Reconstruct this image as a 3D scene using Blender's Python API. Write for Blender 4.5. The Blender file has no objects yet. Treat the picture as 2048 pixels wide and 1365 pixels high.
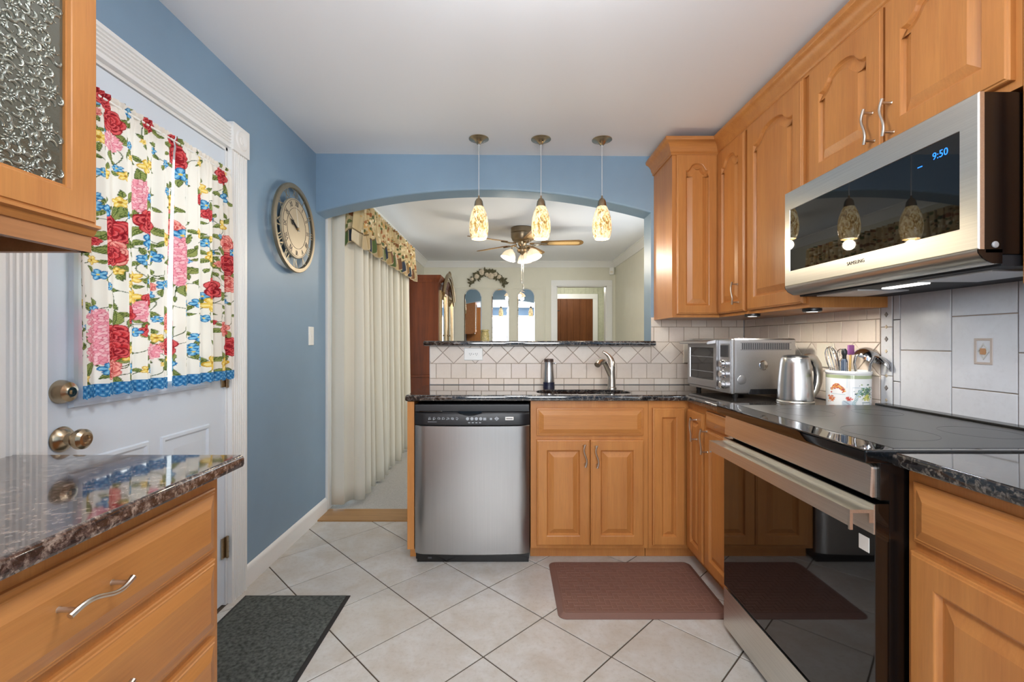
import bpy, bmesh, math, random
import numpy as np
from mathutils import Vector, Matrix
PI = math.pi
random.seed(7)
RNG = np.random.default_rng(11)
S = bpy.context.scene
C = S.collection

# ------------------------------------------------------------------ camera, world, lights, exposure
EYE = 1.18
cam = bpy.data.cameras.new('camera')
camo = bpy.data.objects.new('camera', cam)
C.objects.link(camo)
camo.location = (0, 0, EYE)
camo.rotation_euler = (PI / 2, 0, 0)
cam.sensor_width = 36.0
cam.lens = 36.0 * 910 / 2048
cam.shift_x = 8 / 2048
cam.clip_start = 0.02
S.camera = camo

S.view_settings.view_transform = 'Standard'
S.view_settings.look = 'None'
S.view_settings.exposure = 0.36
S.view_settings.gamma = 1.0
S.view_settings.use_curve_mapping = False
S.cycles.max_bounces = 10
S.cycles.diffuse_bounces = 6
S.cycles.glossy_bounces = 5
S.cycles.transmission_bounces = 8
S.cycles.sample_clamp_indirect = 6.0
S.cycles.caustics_reflective = False
S.cycles.caustics_refractive = False

world = bpy.data.worlds.new('daylight')
S.world = world
world.use_nodes = True
bg = world.node_tree.nodes['Background']
bg.inputs[0].default_value = (0.80, 0.90, 1.0, 1)
bg.inputs[1].default_value = 1.6


def area(name, loc, rot, sx, sy, power, col=(1, 1, 1)):
    l = bpy.data.lights.new(name, 'AREA')
    l.shape = 'RECTANGLE'
    l.size, l.size_y = sx, sy
    l.energy = power
    l.color = col
    o = bpy.data.objects.new(name, l)
    o.location, o.rotation_euler = loc, rot
    C.objects.link(o)
    return o


def point(name, loc, power, col, r=0.03):
    l = bpy.data.lights.new(name, 'POINT')
    l.energy, l.color, l.shadow_soft_size = power, col, r
    o = bpy.data.objects.new(name, l)
    o.location = loc
    C.objects.link(o)
    return o


DAY = (0.97, 0.985, 1.0)
# daylight entering by the two kitchen windows behind the camera
area('window_daylight', (-0.35, -2.52, 1.45), (PI / 2, 0, 0), 0.6, 1.2, 34, DAY)
area('window_daylight', (0.62, -2.52, 1.45), (PI / 2, 0, 0), 0.6, 1.2, 34, DAY)
# daylight through the dining room's sliding door and the kitchen door's glass
area('sliding_door_daylight', (-1.62, 4.15, 1.05), (0, -PI / 2, 0), 2.0, 1.75, 36, DAY)
area('door_window_daylight', (-1.52, 1.615, 1.5), (0, -PI / 2, 0), 0.85, 0.6, 1.8, DAY)
area('dining_fill_light', (1.60, 4.3, 1.45), (0, PI / 2, 0), 1.1, 1.5, 9, DAY)  # added to brighten the dining room; its window is an unseen addition

# ------------------------------------------------------------------ colour and materials


def lin(v):
    v /= 255.0
    return v / 12.92 if v <= 0.04045 else ((v + 0.055) / 1.055) ** 2.4


def rgb(r, g, b):
    return (lin(r), lin(g), lin(b), 1.0)


def base_mat(name):
    m = bpy.data.materials.new(name)
    m.use_nodes = True
    nt = m.node_tree
    return m, nt, nt.nodes['Principled BSDF']


def coords(nt, scale=(1, 1, 1), kind='Object', rot=(0, 0, 0)):
    tc = nt.nodes.new('ShaderNodeTexCoord')
    mp = nt.nodes.new('ShaderNodeMapping')
    mp.inputs['Scale'].default_value = scale
    mp.inputs['Rotation'].default_value = rot
    nt.links.new(tc.outputs[kind], mp.inputs['Vector'])
    return mp.outputs[0]


def noise(nt, vec, scale, detail=3, rough=0.5, dist=0.0):
    n = nt.nodes.new('ShaderNodeTexNoise')
    n.inputs['Scale'].default_value = scale
    n.inputs['Detail'].default_value = detail
    n.inputs['Roughness'].default_value = rough
    n.inputs['Distortion'].default_value = dist
    nt.links.new(vec, n.inputs['Vector'])
    return n.outputs['Fac']


def ramp(nt, fac, stops, const=False):
    r = nt.nodes.new('ShaderNodeValToRGB')
    if const:
        r.color_ramp.interpolation = 'CONSTANT'
    e = r.color_ramp.elements
    while len(e) < len(stops):
        e.new(0.5)
    for i, (p, c) in enumerate(stops):
        e[i].position = p
        e[i].color = c if len(c) == 4 else (*c, 1)
    nt.links.new(fac, r.inputs[0])
    return r.outputs[0]


def mixc(nt, fac, a, b, mode='MIX'):
    n = nt.nodes.new('ShaderNodeMix')
    n.data_type = 'RGBA'
    n.blend_type = mode
    for sock, val in ((n.inputs['Factor'], fac), (n.inputs[6], a), (n.inputs[7], b)):
        if hasattr(val, 'is_linked'):
            nt.links.new(val, sock)
        else:
            sock.default_value = val
    return n.outputs[2]


def bump(nt, bs, height, strength, dist=0.002):
    b = nt.nodes.new('ShaderNodeBump')
    b.inputs['Strength'].default_value = strength
    b.inputs['Distance'].default_value = dist
    nt.links.new(height, b.inputs['Height'])
    nt.links.new(b.outputs[0], bs.inputs['Normal'])


def mat(name, col, rough=0.5, metal=0.0, spec=0.5, vary=0.0, vscale=8.0, bmp=0.0, bscale=200.0, emit=0.0, coat=0.0, aniso=0.0):
    m, nt, b = base_mat(name)
    b.inputs['Base Color'].default_value = col
    b.inputs['Roughness'].default_value = rough
    b.inputs['Metallic'].default_value = metal
    b.inputs['Specular IOR Level'].default_value = spec
    b.inputs['Coat Weight'].default_value = coat
    b.inputs['Anisotropic'].default_value = aniso
    if emit:
        b.inputs['Emission Color'].default_value = col
        b.inputs['Emission Strength'].default_value = emit
    if vary or bmp:
        v = coords(nt)
        if vary:
            f = noise(nt, v, vscale, 4)
            lo = tuple(c * (1 - vary) for c in col[:3]) + (1,)
            hi = tuple(min(1, c * (1 + vary)) for c in col[:3]) + (1,)
            nt.links.new(ramp(nt, f, [(0.3, lo), (0.7, hi)]), b.inputs['Base Color'])
        if bmp:
            bump(nt, b, noise(nt, v, bscale, 2), bmp, 0.001)
    return m


def wood(name, dark, light, axis='z', rough=0.34, scale=1.0, streak=0.5, coat=0.10, spec=0.4):
    m, nt, b = base_mat(name)
    st = {'z': (1, 1, 0.06), 'x': (0.06, 1, 1), 'y': (1, 0.06, 1)}[axis]
    v = coords(nt, tuple(s * 9 * scale for s in st))
    f1 = noise(nt, v, 2.2, 5, 0.6, 0.6)
    v2 = coords(nt, tuple(s * 90 * scale for s in st))
    f2 = noise(nt, v2, 2.0, 3, 0.6)
    v3 = coords(nt, (1, 1, 1))
    f3 = noise(nt, v3, 4.0, 3, 0.6)
    c1 = ramp(nt, f1, [(0.25, dark), (0.75, light)])
    c2 = mixc(nt, ramp(nt, f2, [(0.35, (1, 1, 1)), (0.8, (1 - 0.35 * streak,) * 3)]), (0, 0, 0, 1), c1)
    c3 = mixc(nt, ramp(nt, f3, [(0.3, (0, 0, 0)), (0.8, (0.35, 0.35, 0.35))]), c2, light)
    nt.links.new(c3, b.inputs['Base Color'])
    b.inputs['Roughness'].default_value = rough
    b.inputs['Coat Weight'].default_value = coat
    b.inputs['Coat Roughness'].default_value = 0.25
    b.inputs['Specular IOR Level'].default_value = spec
    bump(nt, b, f2, 0.06, 0.0005)
    return m


def island_tile(name, cols, mottle, rough=0.35, mscale=9.0, mdark=0.12, bmp=0.08):
    """Glazed tile: each tile (mesh island) its own tone, plus cloudy mottling."""
    m, nt, b = base_mat(name)
    g = nt.nodes.new('ShaderNodeNewGeometry')
    c = ramp(nt, g.outputs['Random Per Island'], [(i / max(1, len(cols) - 1), k) for i, k in enumerate(cols)])
    v = coords(nt)
    f = noise(nt, v, mscale, 6, 0.65, 0.4)
    f2 = noise(nt, v, mscale * 7, 4, 0.7)
    k = ramp(nt, f, [(0.35, (0, 0, 0)), (0.72, (mdark * 4,) * 3)])
    c = mixc(nt, k, c, mottle)
    k2 = ramp(nt, f2, [(0.5, (0, 0, 0)), (0.8, (mdark * 2.5,) * 3)])
    c = mixc(nt, k2, c, tuple(x * 0.8 for x in mottle[:3]) + (1,))
    nt.links.new(c, b.inputs['Base Color'])
    b.inputs['Roughness'].default_value = rough
    bump(nt, b, f2, bmp, 0.001)
    return m


def granite(name, dark, mid, fleck, rough=0.06):
    m, nt, b = base_mat(name)
    v = coords(nt)
    vo = nt.nodes.new('ShaderNodeTexVoronoi')
    vo.inputs['Scale'].default_value = 190
    nt.links.new(v, vo.inputs['Vector'])
    f1 = noise(nt, v, 55, 5, 0.7, 0.5)
    f2 = noise(nt, v, 130, 3, 0.6)
    c = ramp(nt, f1, [(0.40, dark), (0.52, mid), (0.66, fleck)])
    c = mixc(nt, ramp(nt, f2, [(0.50, (0, 0, 0)), (0.62, (0.8, 0.8, 0.8))]), c, dark)
    c = mixc(nt, ramp(nt, vo.outputs['Color'], [(0.80, (0, 0, 0)), (0.88, (0.55, 0.55, 0.55))]), c, fleck)
    nt.links.new(c, b.inputs['Base Color'])
    b.inputs['Roughness'].default_value = rough
    b.inputs['IOR'].default_value = 1.65
    b.inputs['Coat Weight'].default_value = 0.5
    b.inputs['Coat Roughness'].default_value = 0.04
    return m


def vcol_mat(name, rough=0.8, transl=0.0, weave=0.0, spec=0.3):
    m, nt, b = base_mat(name)
    a = nt.nodes.new('ShaderNodeVertexColor')
    a.layer_name = 'Col'
    nt.links.new(a.outputs[0], b.inputs['Base Color'])
    b.inputs['Roughness'].default_value = rough
    b.inputs['Specular IOR Level'].default_value = spec
    if weave:
        bump(nt, b, noise(nt, coords(nt), 900, 2), weave, 0.0005)
    if transl:
        t = nt.nodes.new('ShaderNodeBsdfTranslucent')
        nt.links.new(a.outputs[0], t.inputs[0])
        x = nt.nodes.new('ShaderNodeMixShader')
        x.inputs[0].default_value = transl
        nt.links.new(b.outputs[0], x.inputs[1])
        nt.links.new(t.outputs[0], x.inputs[2])
        nt.links.new(x.outputs[0], nt.nodes['Material Output'].inputs[0])
    return m


def brushed(name, col, rough=0.27, axis='x', aniso=0.5, amt=0.12):
    m, nt, b = base_mat(name)
    st = {'x': (2, 300, 300), 'z': (300, 300, 2), 'y': (300, 2, 300)}[axis]
    f = noise(nt, coords(nt, st), 1.0, 2)
    nt.links.new(ramp(nt, f, [(0.3, tuple(c * (1 - amt) for c in col[:3])), (0.7, col[:3])]), b.inputs['Base Color'])
    b.inputs['Metallic'].default_value = 1
    b.inputs['Roughness'].default_value = rough
    b.inputs['Anisotropic'].default_value = aniso
    return m


def glass_mat(name, col=(1, 1, 1, 1), rough=0.0, trans=1.0):
    m, nt, b = base_mat(name)
    t = nt.nodes.new('ShaderNodeBsdfTransparent')
    t.inputs[0].default_value = col
    b.inputs['Base Color'].default_value = (0.02, 0.02, 0.02, 1)
    b.inputs['Roughness'].default_value = 0.02
    x = nt.nodes.new('ShaderNodeMixShader')
    x.inputs[0].default_value = 0.06
    nt.links.new(t.outputs[0], x.inputs[1])
    nt.links.new(b.outputs[0], x.inputs[2])
    nt.links.new(x.outputs[0], nt.nodes['Material Output'].inputs[0])
    return m


W1, W2 = rgb(174, 110, 58), rgb(197, 135, 73)
M = {}
M['wood'] = wood('honey_maple', W1, W2, 'z')
M['wood_h'] = wood('honey_maple_horizontal', W1, W2, 'x')
M['wood_in'] = wood('honey_maple_inside', rgb(160, 104, 60), rgb(182, 126, 78), 'x', 0.5)
M['cherry'] = wood('red_cherry', rgb(64, 28, 11), rgb(108, 53, 22), 'z', 0.45, 0.7, 0.7, 0.0, 0.18)
M['plank'] = wood('brown_plank', rgb(92, 52, 24), rgb(126, 76, 40), 'z', 0.5, 0.8, 0.8, 0.0, 0.2)
M['oak'] = wood('oak_strip', rgb(140, 100, 55), rgb(186, 143, 92), 'x', 0.35)
M['blue'] = mat('blue_paint', rgb(128, 155, 178), 0.42, vary=0.02, bmp=0.05, bscale=150)
M['white'] = mat('white_trim', rgb(236, 236, 234), 0.35)
M['ceil'] = mat('ceiling_paint', rgb(240, 242, 246), 0.8)
M['sage'] = mat('sage_paint', rgb(224, 222, 207), 0.7, vary=0.015)
M['sage2'] = mat('green_panelling', rgb(190, 192, 170), 0.6, vary=0.08, vscale=20)
M['doorwhite'] = mat('door_paint', rgb(216, 226, 236), 0.35, bmp=0.03)
M['floor'] = island_tile('travertine_tile', [rgb(209, 208, 204), rgb(202, 200, 195), rgb(214, 213, 210)], rgb(184, 173, 157), 0.32, 7.0, 0.19, 0.15)
M['grout'] = mat('floor_grout', rgb(84, 72, 60), 0.9)
M['tile'] = island_tile('cream_wall_tile', [rgb(226, 213, 200), rgb(218, 204, 190), rgb(230, 220, 208), rgb(222, 206, 196)], rgb(206, 190, 174), 0.3, 10.0, 0.07, 0.05)
M['tilegrout'] = mat('wall_grout', rgb(150, 134, 118), 0.9)
M['bigtile'] = island_tile('large_wall_tile', [rgb(208, 209, 213), rgb(202, 204, 210)], rgb(188, 186, 190), 0.3, 8.0, 0.1, 0.05)
M['granite'] = granite('dark_granite', rgb(22, 22, 25), rgb(44, 42, 42), rgb(120, 112, 104))
M['granite_b'] = granite('brown_granite', rgb(46, 36, 33), rgb(90, 72, 65), rgb(164, 146, 132), 0.07)
M['steel'] = brushed('brushed_steel', (0.74, 0.72, 0.67, 1), 0.30, 'x')
M['steel_t'] = brushed('grey_steel', (0.46, 0.46, 0.47, 1), 0.30, 'x')
M['steel_dw'] = brushed('dishwasher_steel', (0.44, 0.435, 0.43, 1), 0.30, 'z', 0.3, 0.06)
M['steel_v'] = brushed('brushed_steel_vertical', (0.54, 0.535, 0.53, 1), 0.27, 'z', 0.3, 0.06)
M['nickel'] = mat('satin_nickel', (0.62, 0.58, 0.52, 1), 0.28, 1.0)
M['chrome'] = mat('polished_steel', (0.75, 0.75, 0.76, 1), 0.10, 1.0)
M['brass'] = mat('antique_brass', (0.46, 0.36, 0.24, 1), 0.26, 1.0)
M['bronze'] = mat('antique_bronze', (0.28, 0.22, 0.15, 1), 0.3, 1.0)
M['gold'] = mat('gilt_trim', (0.46, 0.34, 0.20, 1), 0.25, 1.0)
M['blackp'] = mat('black_plastic', rgb(24, 25, 28), 0.35)
M['blackg'] = mat('black_glass', rgb(8, 8, 9), 0.03, spec=0.6, coat=0.3)
M['blackm'] = mat('black_enamel', rgb(14, 12, 12), 0.22)
M['undermw'] = mat('matt_black_steel', rgb(30, 32, 36), 0.6, spec=0.25)
M['cooktop'] = mat('cooktop_glass', rgb(26, 28, 31), 0.30, spec=0.5)
M['greyp'] = mat('grey_plastic', rgb(150, 152, 156), 0.45)
M['dgrey'] = mat('dark_grey_plastic', rgb(58, 60, 64), 0.4)
M['ink'] = mat('panel_print', rgb(170, 176, 182), 0.6)
M['inkd'] = mat('dark_print', rgb(60, 60, 62), 0.6)
M['plate'] = mat('white_plate', rgb(240, 240, 236), 0.3)
M['ivory'] = mat('ivory_plate', rgb(230, 222, 206), 0.35)
M['mirror'] = mat('mirror_glass', (0.86, 0.87, 0.87, 1), 0.01, 1.0)
M['glass'] = glass_mat('clear_glass', (0.98, 1, 0.99, 1))
M['carpet'] = mat('grey_carpet', rgb(176, 174, 170), 0.95, vary=0.12, vscale=120, bmp=0.5, bscale=300)
M['matblk'] = mat('charcoal_pile', rgb(76, 80, 76), 0.95, vary=0.6, vscale=80, bmp=0.9, bscale=200)
M['rubber'] = mat('black_rubber', rgb(34, 32, 32), 0.6)
M['matbrown'] = mat('brown_rubber', rgb(122, 90, 80), 0.5)
M['drape'] = mat('cream_drapery', rgb(222, 216, 198), 0.85, vary=0.03, vscale=60, bmp=0.15, bscale=700)
M['lining'] = mat('drape_lining', rgb(226, 224, 218), 0.85)
M['blind'] = mat('blind_vinyl', rgb(170, 190, 215), 0.5)
M['dial'] = mat('clock_dial', rgb(186, 172, 146), 0.38, 0.35, vary=0.04)
M['clockmetal'] = mat('aged_pewter', rgb(140, 130, 110), 0.36, 0.7)
M['red'] = mat('red_print', rgb(180, 60, 50), 0.5)
M['purple'] = mat('purple_silicone', rgb(140, 84, 140), 0.4)
M['blueled'] = mat('blue_display', rgb(30, 120, 240), 0.5, emit=1.2)
M['lampwhite'] = mat('lit_lens', (1, 0.97, 0.92, 1), 0.5, emit=3.5)
M['bulb'] = mat('lit_bulb', (1, 0.90, 0.72, 1), 0.5, emit=14)
M['cane'] = mat('cane_insert', rgb(214, 178, 120), 0.55, vary=0.1, vscale=90)
M['blade'] = wood('blade_wood', rgb(120, 86, 44), rgb(156, 118, 66), 'x', 0.4)
M['navy'] = mat('navy_band', rgb(22, 26, 52), 0.4)
M['dbrown'] = mat('dark_brown_cap', rgb(66, 50, 44), 0.4)
M['rose'] = mat('cream_silk_rose', rgb(214, 200, 178), 0.8, vary=0.12, vscale=60)
M['leaf'] = mat('olive_silk_leaf', rgb(92, 88, 64), 0.8, vary=0.3, vscale=50)
M['filter'] = mat('grease_filter', (0.55, 0.56, 0.58, 1), 0.35, 0.7, bmp=0.6, bscale=400)


def amber_shade():
    m, nt, b = base_mat('mottled_amber_glass')
    v = coords(nt, (1, 1, 0.55))
    f = noise(nt, v, 60, 4, 0.65, 1.2)
    f2 = noise(nt, v, 26, 2, 0.5, 0.8)
    c = ramp(nt, f, [(0.34, rgb(112, 80, 40)), (0.45, rgb(196, 154, 84)), (0.53, rgb(240, 220, 164)), (0.7, rgb(252, 242, 212))])
    c = mixc(nt, ramp(nt, f2, [(0.42, (0, 0, 0)), (0.62, (0.5, 0.5, 0.5))]), c, rgb(255, 240, 205))
    nt.links.new(c, b.inputs['Base Color'])
    nt.links.new(c, b.inputs['Emission Color'])
    b.inputs['Emission Strength'].default_value = 0.56
    b.inputs['Roughness'].default_value = 0.12
    return m


M['amber'] = amber_shade()


def bell_glass():
    m, nt, b = base_mat('frosted_bell_glass')
    b.inputs['Base Color'].default_value = rgb(255, 236, 212)
    b.inputs['Emission Color'].default_value = rgb(255, 226, 188)
    b.inputs['Emission Strength'].default_value = 0.5
    b.inputs['Roughness'].default_value = 0.2
    return m


M['bell'] = bell_glass()


def pressed_glass():
    """Cast cabinet glass: a raised scroll-and-daisy relief."""
    m, nt, b = base_mat('pressed_floral_glass')
    b.inputs['Base Color'].default_value = rgb(104, 104, 90)
    b.inputs['Roughness'].default_value = 0.07
    b.inputs['Coat Weight'].default_value = 1.0
    b.inputs['Transmission Weight'].default_value = 0.35
    b.inputs['IOR'].default_value = 1.5
    b.inputs['Specular IOR Level'].default_value = 0.8
    bump(nt, b, noise(nt, coords(nt), 60, 3, 0.5, 1.0), 0.35, 0.003)
    return m


M['pressed'] = pressed_glass()
M['relief'] = mat('glass_relief', (0.33, 0.34, 0.29, 1), 0.13, 0.7)

# ------------------------------------------------------------------ mesh building


def offset_loop(pts, d):
    """Move a counter-clockwise 2D loop inwards by d (mitred)."""
    n = len(pts)
    out = []
    for i in range(n):
        p0, p1, p2 = Vector(pts[i - 1]), Vector(pts[i]), Vector(pts[(i + 1) % n])
        a, b = p1 - p0, p2 - p1
        if a.length < 1e-9 or b.length < 1e-9:
            out.append((p1.x, p1.y))
            continue
        a.normalize()
        b.normalize()
        n1, n2 = Vector((-a.y, a.x)), Vector((-b.y, b.x))
        k = 1 + n1.dot(n2)
        q = p1 + (n1 + n2) * (d / max(k, 0.35))
        out.append((q.x, q.y))
    return out


def clip_poly(poly, x0, x1, y0, y1):
    def cut(ps, inside, hit):
        r = []
        for i in range(len(ps)):
            a, b = ps[i - 1], ps[i]
            ia, ib = inside(a), inside(b)
            if ia != ib:
                r.append(hit(a, b))
            if ib:
                r.append(b)
        return r
    for ax, lim, sg in ((0, x0, 1), (0, x1, -1), (1, y0, 1), (1, y1, -1)):
        if not poly:
            return poly

        def ins(p, ax=ax, lim=lim, sg=sg):
            return (p[ax] - lim) * sg >= -1e-9

        def hit(a, b, ax=ax, lim=lim):
            t = (lim - a[ax]) / (b[ax] - a[ax])
            return (a[0] + (b[0] - a[0]) * t, a[1] + (b[1] - a[1]) * t)
        poly = cut(poly, ins, hit)
    return poly


def poly_area(p):
    return 0.5 * sum(p[i - 1][0] * p[i][1] - p[i][0] * p[i - 1][1] for i in range(len(p)))


class MB:
    def __init__(s):
        s.v, s.f, s.m = [], [], []

    def add(s, vs, fs, mi=0):
        o = len(s.v)
        s.v += [tuple(v) for v in vs]
        s.f += [tuple(i + o for i in f) for f in fs]
        s.m += [mi] * len(fs)
        return s

    def box(s, x0, x1, y0, y1, z0, z1, b=0.0, mi=0, seg=2):
        if b <= 0:
            vs = [(x, y, z) for x in (x0, x1) for y in (y0, y1) for z in (z0, z1)]
            return s.add(vs, [(0, 1, 3, 2), (4, 6, 7, 5), (0, 4, 5, 1), (2, 3, 7, 6), (0, 2, 6, 4), (1, 5, 7, 3)], mi)
        bm = bmesh.new()
        bmesh.ops.create_cube(bm, size=1)
        for v in bm.verts:
            v.co = ((x0 + x1) / 2 + v.co.x * (x1 - x0), (y0 + y1) / 2 + v.co.y * (y1 - y0), (z0 + z1) / 2 + v.co.z * (z1 - z0))
        b = min(b, 0.49 * min(x1 - x0, y1 - y0, z1 - z0))
        bmesh.ops.bevel(bm, geom=bm.edges[:], offset=b, segments=seg, profile=0.7, affect='EDGES')
        return s.bm(bm, mi)

    def bm(s, bm, mi=0):
        bm.verts.index_update()
        s.add([v.co[:] for v in bm.verts], [tuple(v.index for v in f.verts) for f in bm.faces], mi)
        bm.free()
        return s

    def loops(s, L, cap0=True, cap1=True, mi=0, closed=False):
        n = len(L[0])
        vs = [p for l in L for p in l]
        fs = []
        k = len(L)
        for i in range(k if closed else k - 1):
            a, b = i * n, ((i + 1) % k) * n
            for j in range(n):
                q = (j + 1) % n
                fs.append((a + j, a + q, b + q, b + j))
        if not closed:
            if cap0:
                fs.append(tuple(range(n - 1, -1, -1)))
            if cap1:
                fs.append(tuple(range((k - 1) * n, k * n)))
        return s.add(vs, fs, mi)

    def prism(s, poly, a, b, axes='xzy', mi=0):
        """Extrude a 2D polygon (first two axes) from a to b along the third."""
        ix = ['xyz'.index(c) for c in axes]

        def P(p, w):
            q = [0, 0, 0]
            q[ix[0]], q[ix[1]], q[ix[2]] = p[0], p[1], w
            return q
        return s.loops([[P(p, a) for p in poly], [P(p, b) for p in poly]], mi=mi)

    def lathe(s, prof, n=32, c=(0, 0, 0), mat4=None, cap0=False, cap1=False, mi=0, a0=0.0):
        L = []
        for r, z in prof:
            l = []
            for k in range(n):
                a = 2 * PI * k / n + a0
                p = Vector((r * math.cos(a), r * math.sin(a), z))
                if mat4 is not None:
                    p = mat4 @ p
                l.append((p.x + c[0], p.y + c[1], p.z + c[2]))
            L.append(l)
        return s.loops(L, cap0, cap1, mi)

    def tube(s, pts, r, n=12, mi=0, caps=True, closed=False, flat=1.0):
        pts = [Vector(p) for p in pts]
        rs = r if isinstance(r, (list, tuple)) else [r] * len(pts)
        L = []
        up = None
        N = len(pts)
        for i, p in enumerate(pts):
            t = (pts[(i + 1) % N] - pts[i - 1]) if closed else (pts[min(i + 1, N - 1)] - pts[max(i - 1, 0)])
            t.normalize()
            if up is None:
                up = Vector((0, 0, 1)) if abs(t.z) < 0.9 else Vector((1, 0, 0))
            sx = t.cross(up)
            sx.normalize()
            up = sx.cross(t)
            up.normalize()
            L.append([tuple(p + (sx * math.cos(2 * PI * k / n) + up * math.sin(2 * PI * k / n) * flat) * rs[i]) for k in range(n)])
        return s.loops(L, caps, caps, mi, closed)

    def ball(s, c, r, n=20, m=12, sc=(1, 1, 1), mi=0):
        prof = [(max(1e-4, math.sin(PI * i / m)), -math.cos(PI * i / m)) for i in range(m + 1)]
        L = [[(c[0] + r * sc[0] * a * math.cos(2 * PI * k / n), c[1] + r * sc[1] * a * math.sin(2 * PI * k / n), c[2] + r * sc[2] * z) for k in range(n)] for a, z in prof]
        return s.loops(L, True, True, mi)

    def sweep(s, prof, path, z=0.0, mi=0):
        """Sweep profile [(out, up)] along a 2D path; out is to the right of the direction of travel."""
        P = [Vector(p) for p in path]
        ms = []
        for i in range(len(P)):
            ns = []
            if i > 0:
                d = (P[i] - P[i - 1]).normalized()
                ns.append(Vector((d.y, -d.x)))
            if i < len(P) - 1:
                d = (P[i + 1] - P[i]).normalized()
                ns.append(Vector((d.y, -d.x)))
            ms.append(ns[0] if len(ns) == 1 else (ns[0] + ns[1]) / (1 + ns[0].dot(ns[1])))
        L = [[(P[i].x + ms[i].x * o, P[i].y + ms[i].y * o, z + u) for o, u in prof] for i in range(len(P))]
        return s.loops(L, True, True, mi)

    def text(s, string, size, fn, depth=0.0006, mi=0, align='CENTER'):
        cu = bpy.data.curves.new('lettering', 'FONT')
        cu.body, cu.size, cu.align_x, cu.align_y = string, size, align, 'CENTER'
        cu.extrude = depth / 2
        cu.resolution_u = 3
        o = bpy.data.objects.new('lettering', cu)
        C.objects.link(o)
        dg = bpy.context.evaluated_depsgraph_get()
        me = bpy.data.meshes.new_from_object(o.evaluated_get(dg))
        s.add([fn(v.co) for v in me.vertices], [tuple(p.vertices) for p in me.polygons], mi)
        bpy.data.objects.remove(o)
        bpy.data.curves.remove(cu)
        bpy.data.meshes.remove(me)
        return s

    def turn(s, m4, start=0):
        s.v = s.v[:start] + [tuple(m4 @ Vector(v)) for v in s.v[start:]]
        return s


def obj(name, mb, mats, parent=None, angle=32, loc=None, recalc=True):
    me = bpy.data.meshes.new(name)
    me.from_pydata(mb.v, [], mb.f)
    if recalc:
        bm = bmesh.new()
        bm.from_mesh(me)
        bmesh.ops.recalc_face_normals(bm, faces=bm.faces[:])
        bm.to_mesh(me)
        bm.free()
    if not isinstance(mats, (list, tuple)):
        mats = [mats]
    for m in mats:
        me.materials.append(m)
    if any(mb.m):
        me.polygons.foreach_set('material_index', mb.m)
    me.shade_smooth()
    me.set_sharp_from_angle(angle=math.radians(angle))
    me.update()
    o = bpy.data.objects.new(name, me)
    C.objects.link(o)
    wn = o.modifiers.new('flat_faces', 'WEIGHTED_NORMAL')
    wn.keep_sharp = True
    if parent is not None:
        o.parent = parent
    if loc is not None:
        o.location = loc
    return o


def grid_obj(name, P, cols, material, parent=None):
    """A cloth-like grid (n, m, 3) with per-vertex print colours."""
    n, m = P.shape[:2]
    me = bpy.data.meshes.new(name)
    idx = np.arange(n * m).reshape(n, m)
    q = np.stack([idx[:-1, :-1], idx[1:, :-1], idx[1:, 1:], idx[:-1, 1:]], -1).reshape(-1, 4)
    me.vertices.add(n * m)
    me.vertices.foreach_set('co', P.reshape(-1).astype(np.float32))
    me.loops.add(q.size)
    me.loops.foreach_set('vertex_index', q.reshape(-1).astype(np.int32))
    me.polygons.add(len(q))
    me.polygons.foreach_set('loop_start', (np.arange(len(q)) * 4).astype(np.int32))
    me.update(calc_edges=True)
    if cols is not None:
        a = me.color_attributes.new('Col', 'FLOAT_COLOR', 'POINT')
        rgba = np.ones((n * m, 4), np.float32)
        rgba[:, :3] = cols.reshape(-1, 3)
        a.data.foreach_set('color', rgba.reshape(-1))
    me.materials.append(material)
    me.shade_smooth()
    o = bpy.data.objects.new(name, me)
    C.objects.link(o)
    if parent is not None:
        o.parent = parent
    return o


def thing(name, label, cat, loc=(0, 0, 0), rotz=0.0, group=None):
    o = bpy.data.objects.new(name, None)
    o.empty_display_size = 0.05
    C.objects.link(o)
    o.location, o.rotation_euler = loc, (0, 0, rotz)
    return tag(o, label, cat, group)


def tag(o, label, cat, group=None):
    o['label'], o['category'] = label, cat
    if group:
        o['group'] = group
    return o


def struct(name, mb, mats, parent=None, **kw):
    o = obj(name, mb, mats, parent, **kw)
    if parent is None:
        o['kind'] = 'structure'
    return o

# ------------------------------------------------------------------ the setting
LX, RX, BY, WT = -1.26, 1.553, 2.985, 0.153      # left wall, right wall, arch wall front, its thickness
DLX, DRX, FY = -1.30, 1.66, 7.04                 # dining room left, right and far walls
CT = 0.893                                       # countertop height


def ring(mb, loop, prof, fn, mi=0):
    """A moulding round a closed counter-clockwise outline; prof = [(inset, height)]."""
    L = [[fn(p[0], p[1], h) for p in offset_loop(loop, d)] for d, h in prof]
    return mb.loops(L, False, False, mi)


def rect(a0, a1, b0, b1):
    return [(a0, b0), (a1, b0), (a1, b1), (a0, b1)]


def tiles(mb, polys, fn, gap=0.0025, thick=0.0055, bev=0.0016, mi=0, minarea=2e-5):
    for p in polys:
        if len(p) < 3 or abs(poly_area(p)) < minarea:
            continue
        if poly_area(p) < 0:
            p = p[::-1]
        q = []
        for a in p:
            if not q or math.hypot(a[0] - q[-1][0], a[1] - q[-1][1]) > 0.002:
                q.append(a)
        if len(q) > 2 and math.hypot(q[0][0] - q[-1][0], q[0][1] - q[-1][1]) < 0.002:
            q.pop()
        if len(q) < 3:
            continue
        a, b = offset_loop(q, gap / 2), offset_loop(q, gap / 2 + bev)
        if poly_area(b) < minarea / 2:
            continue
        mb.loops([[fn(x, y, 0) for x, y in a], [fn(x, y, thick - bev) for x, y in a], [fn(x, y, thick) for x, y in b]], False, True, mi)


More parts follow.
